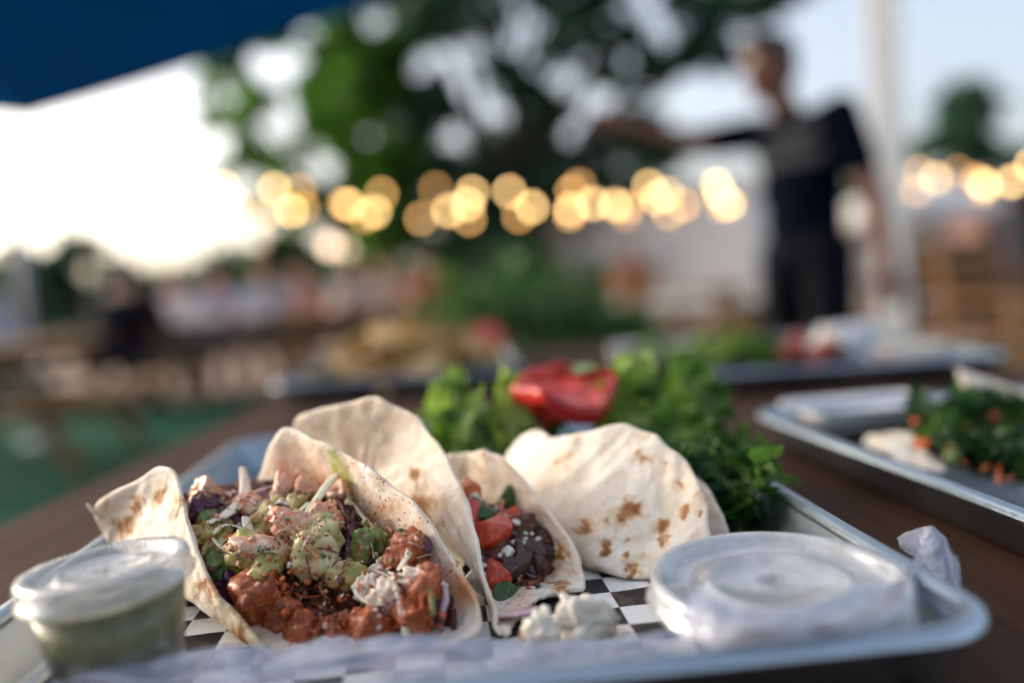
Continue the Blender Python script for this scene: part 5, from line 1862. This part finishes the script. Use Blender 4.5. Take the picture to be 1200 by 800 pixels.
picnic('picnic_table', 'tan picnic table behind the chips pan, next to the person in pink', (q.x, 9.5, 0), R(88), 2.0, W_TAN)
q = P(780, 400, 8.)
picnic('picnic_table', 'tan picnic table in front of the white truck', (q.x, 8.0, 0), R(95), 1.8, W_TAN)
# white boxes and cups on the far tables
rb = random.Random(12)
for k, (x, d, w, h, lab) in enumerate([(215, 8.7, .26, .12, 'white takeaway box on the tan picnic table, by the person in white'), (250, 8.6, .20, .10, 'flat white takeaway box in the middle of the tan picnic table'), (300, 8.7, .24, .13, 'white takeaway box at the end of the tan picnic table')]):
    q = P(x, 370, d)
    e = thing('takeaway_box', lab, 'box', (q.x, d, .761), R(rb.uniform(-20, 20)))
    MB().box((0, 0, h * .35), (w, .2, h * .7), bev=.01).build('tray', CARD, e)
    MB().box((0, 0, h * .85), (w * .98, .196, h * .28), bev=.012).build('lid', CARD, e)

def chair(label, c, rz, m=None):
    e = thing('wooden_chair', label, 'chair', c, rz, 'slatted wooden chairs')
    m = m or W_TAN
    for sx in (-1, 1):
        MB().box((0, 0, 0), (.038, .038, .46), bev=.003).build('leg', m, e, loc=(sx * .20, .20, .23))
        o = MB().box((0, 0, 0), (.038, .038, .98), bev=.003).build('leg', m, e, loc=(sx * .20, -.20, .488))
        o.rotation_euler = (R(5), 0, 0)
        MB().box((0, 0, 0), (.03, .40, .03), bev=.003).build('stretcher', m, e, loc=(sx * .20, .0, .20))
        MB().box((0, 0, 0), (.05, .44, .025), bev=.003).build('armrest', m, e, loc=(sx * .225, -.01, .66))
        MB().box((0, 0, 0), (.034, .034, .20), bev=.003).build('arm_post', m, e, loc=(sx * .225, .19, .55))
    for k in range(5):
        MB().box((0, 0, 0), (.44, .078, .020), bev=.003).build('seat_slat', m, e, loc=(0, -.17 + .086 * k, .468))
    for k in range(4):
        MB().box((0, 0, 0), (.36, .016, .085), bev=.003).build('back_slat', m, e, loc=(0, -.20 - .0105 * k - .012, .58 + .115 * k))
    return e
W_ORG = wood('orange_wood', (.23, .125, .060), (.12, .062, .028), .6, .6)
for k, (x, d, rz, lab) in enumerate([(1108, 4.9, 150, 'slatted wooden armchair beside the white post'), (1182, 4.5, 205, 'slatted wooden armchair facing the table with the tan top'), (1225, 5.6, 30, 'slatted wooden armchair behind the other two')]):
    q = P(x, 360, d)
    chair(lab, (q.x, d, 0), R(rz), W_ORG)
q = P(1150, 360, 5.6)
picnic('picnic_table', 'orange brown picnic table among the slatted armchairs', (q.x + .1, 5.9, 0), R(80), 1.7, W_ORG)

# ------------------------------------------------------------------ white food truck
def truck(label, c, rz, L=4.6, H=2.45):
    e = thing('food_truck', label, 'truck', c, rz)
    m = WHITE_P
    y0 = -1.0
    # side wall with a serving opening
    ox0, ox1, oz0, oz1 = -1.2, .9, 1.1, 1.8
    z0 = .45
    mb = MB()
    mb.box(((-L / 2 + ox0) / 2, y0, (z0 + H) / 2), (ox0 + L / 2, .06, H - z0))
    mb.box(((L / 2 + ox1) / 2, y0, (z0 + H) / 2), (L / 2 - ox1, .06, H - z0))
    mb.box(((ox0 + ox1) / 2, y0, (z0 + oz0) / 2), (ox1 - ox0, .06, oz0 - z0))
    mb.box(((ox0 + ox1) / 2, y0, (oz1 + H) / 2), (ox1 - ox0, .06, H - oz1))
    mb.build('side_wall', m, e)
    MB().box((0, 1.0, (z0 + H) / 2), (L, .06, H - z0)).build('back_wall', m, e)
    for s in (-1, 1):
        MB().box((s * (L / 2 + .031), 0, (z0 + H) / 2), (.06, 2.06, H - z0), bev=.02).build('end_wall', m, e)
    MB().box((0, 0, H + .041), (L + .16, 2.14, .08), bev=.03).build('roof', m, e)
    MB().box((0, 0, z0 - .042), (L, 1.96, .08)).build('chassis', plain('chassis', (.03, .03, .03), None, 10, .7), e)
    MB().box(((ox0 + ox1) / 2, y0 - .17, oz0 - .02), (ox1 - ox0 + .1, .28, .035), bev=.006).build('counter', plain('steel', (.5, .51, .52), None, 20, .35, 1.), e)
    MB().box((0, 0, 0), (ox1 - ox0 + .06, .03, oz1 - oz0 + .06), bev=.008).build('hatch', m, e, loc=((ox0 + ox1) / 2, y0 - .046, (oz0 + oz1) / 2))
    for s in (-1.35, 1.25):
        for y in (-.86, .86):
            w = link('wheel', None, e, (s, y, .34))
            w.rotation_euler = (R(90), 0, 0)
            MB().lathe([(.20, -.09), (.33, -.10), (.345, -.06), (.345, .06), (.33, .10), (.20, .09)], 28).build('tyre', plain('rubber', (.025, .025, .025), None, 20, .8), w, True)
            MB().lathe([(0, -.05), (.19, -.08), (.205, -.085), (.205, .085), (.19, .08), (0, .05)], 24).build('rim', MATS['steel'], w, True)
    MB().box((.6, .2, H + .17), (.5, .5, .18), bev=.03).build('roof_vent', MATS['steel'], e)
    return e
q = P(770, 330, 13.)
truck('white food truck with a closed hatch parked behind the man', (q.x, 13.6, 0), R(-38), 4.2, 2.05)
# white stall on the other side of the post
def stall(label, c, rz, W=3., H=2.0, m=None):
    e = thing('market_stall', label, 'stall', c, rz)
    m = m or WHITE_P
    for sx in (-1, 1):
        for sy in (-1, 1):
            MB().tube([(sx * W / 2, sy * W / 2, 0), (sx * W / 2, sy * W / 2, H)], .03, 10).build('leg', MATS['grey_paint'], e, True)
    cor = [(-W / 2, -W / 2), (W / 2, -W / 2), (W / 2, W / 2), (-W / 2, W / 2)]
    for k in range(4):
        A, B = cor[k], cor[(k + 1) % 4]
        o = mesh('roof_panel', [(A[0] * 1.03, A[1] * 1.03, H), (B[0] * 1.03, B[1] * 1.03, H), (0, 0, H + .55), (A[0] * 1.03, A[1] * 1.03, H - .25), (B[0] * 1.03, B[1] * 1.03, H - .25)], [(0, 1, 2), (0, 3, 4, 1)], m, False, e)
        o.modifiers.new('t', 'SOLIDIFY').thickness = .004
    n = 16
    V = [(-W / 2 + W * i / n, W / 2 + .05 * math.sin(i * 2.1), z) for z in (.05, H - .2) for i in range(n + 1)]
    o = mesh('rear_curtain', V, [(i, i + 1, i + n + 2, i + n + 1) for i in range(n)], m, True, e)
    MB().box((0, -W / 2 + .35, .86), (W - .3, .6, .05), bev=.01).build('counter_top', W_TAN, e)
    MB().box((0, -W / 2 + .35, .44), (W - .5, .5, .78), bev=.01).build('counter_front', m, e)
    return e
q = P(1105, 300, 13.)
stall('white canopied market stall between the white post and the red shed', (q.x, 14., 0), R(-5), 2.0, 1.75)
# red shed at the far right
q = P(1185, 300, 17.)
e = thing('shed', 'low dusty red shed at the foot of the far right trees', 'shed', (q.x + .9, 17.5, 0), R(-6))
RED = plain('red_boards', (.17, .085, .070), (.12, .055, .045), 4, .8)
for k in range(16):
    MB().box((0, 0, 0), (.186, .04, 2.1), bev=.005).build('board', RED, e, loc=(-1.5 + .2 * k, -1.0, 1.05))
MB().box((0, .02, 1.05), (3.16, 1.96, 2.1)).build('wall', RED, e)
for s in (-1, 1):
    o = MB().box((0, 0, 0), (3.5, 1.35, .06), bev=.01).build('roof', plain('shed_roof', (.12, .11, .11), None, 5, .8), e, loc=(0, s * .58, 2.33))
    o.rotation_euler = (R(-20) * s, 0, 0)
MB().box((-.5, -1.035, .95), (.8, .04, 1.85), bev=.005).build('door', plain('shed_door', (.05, .09, .07), None, 5, .7), e)
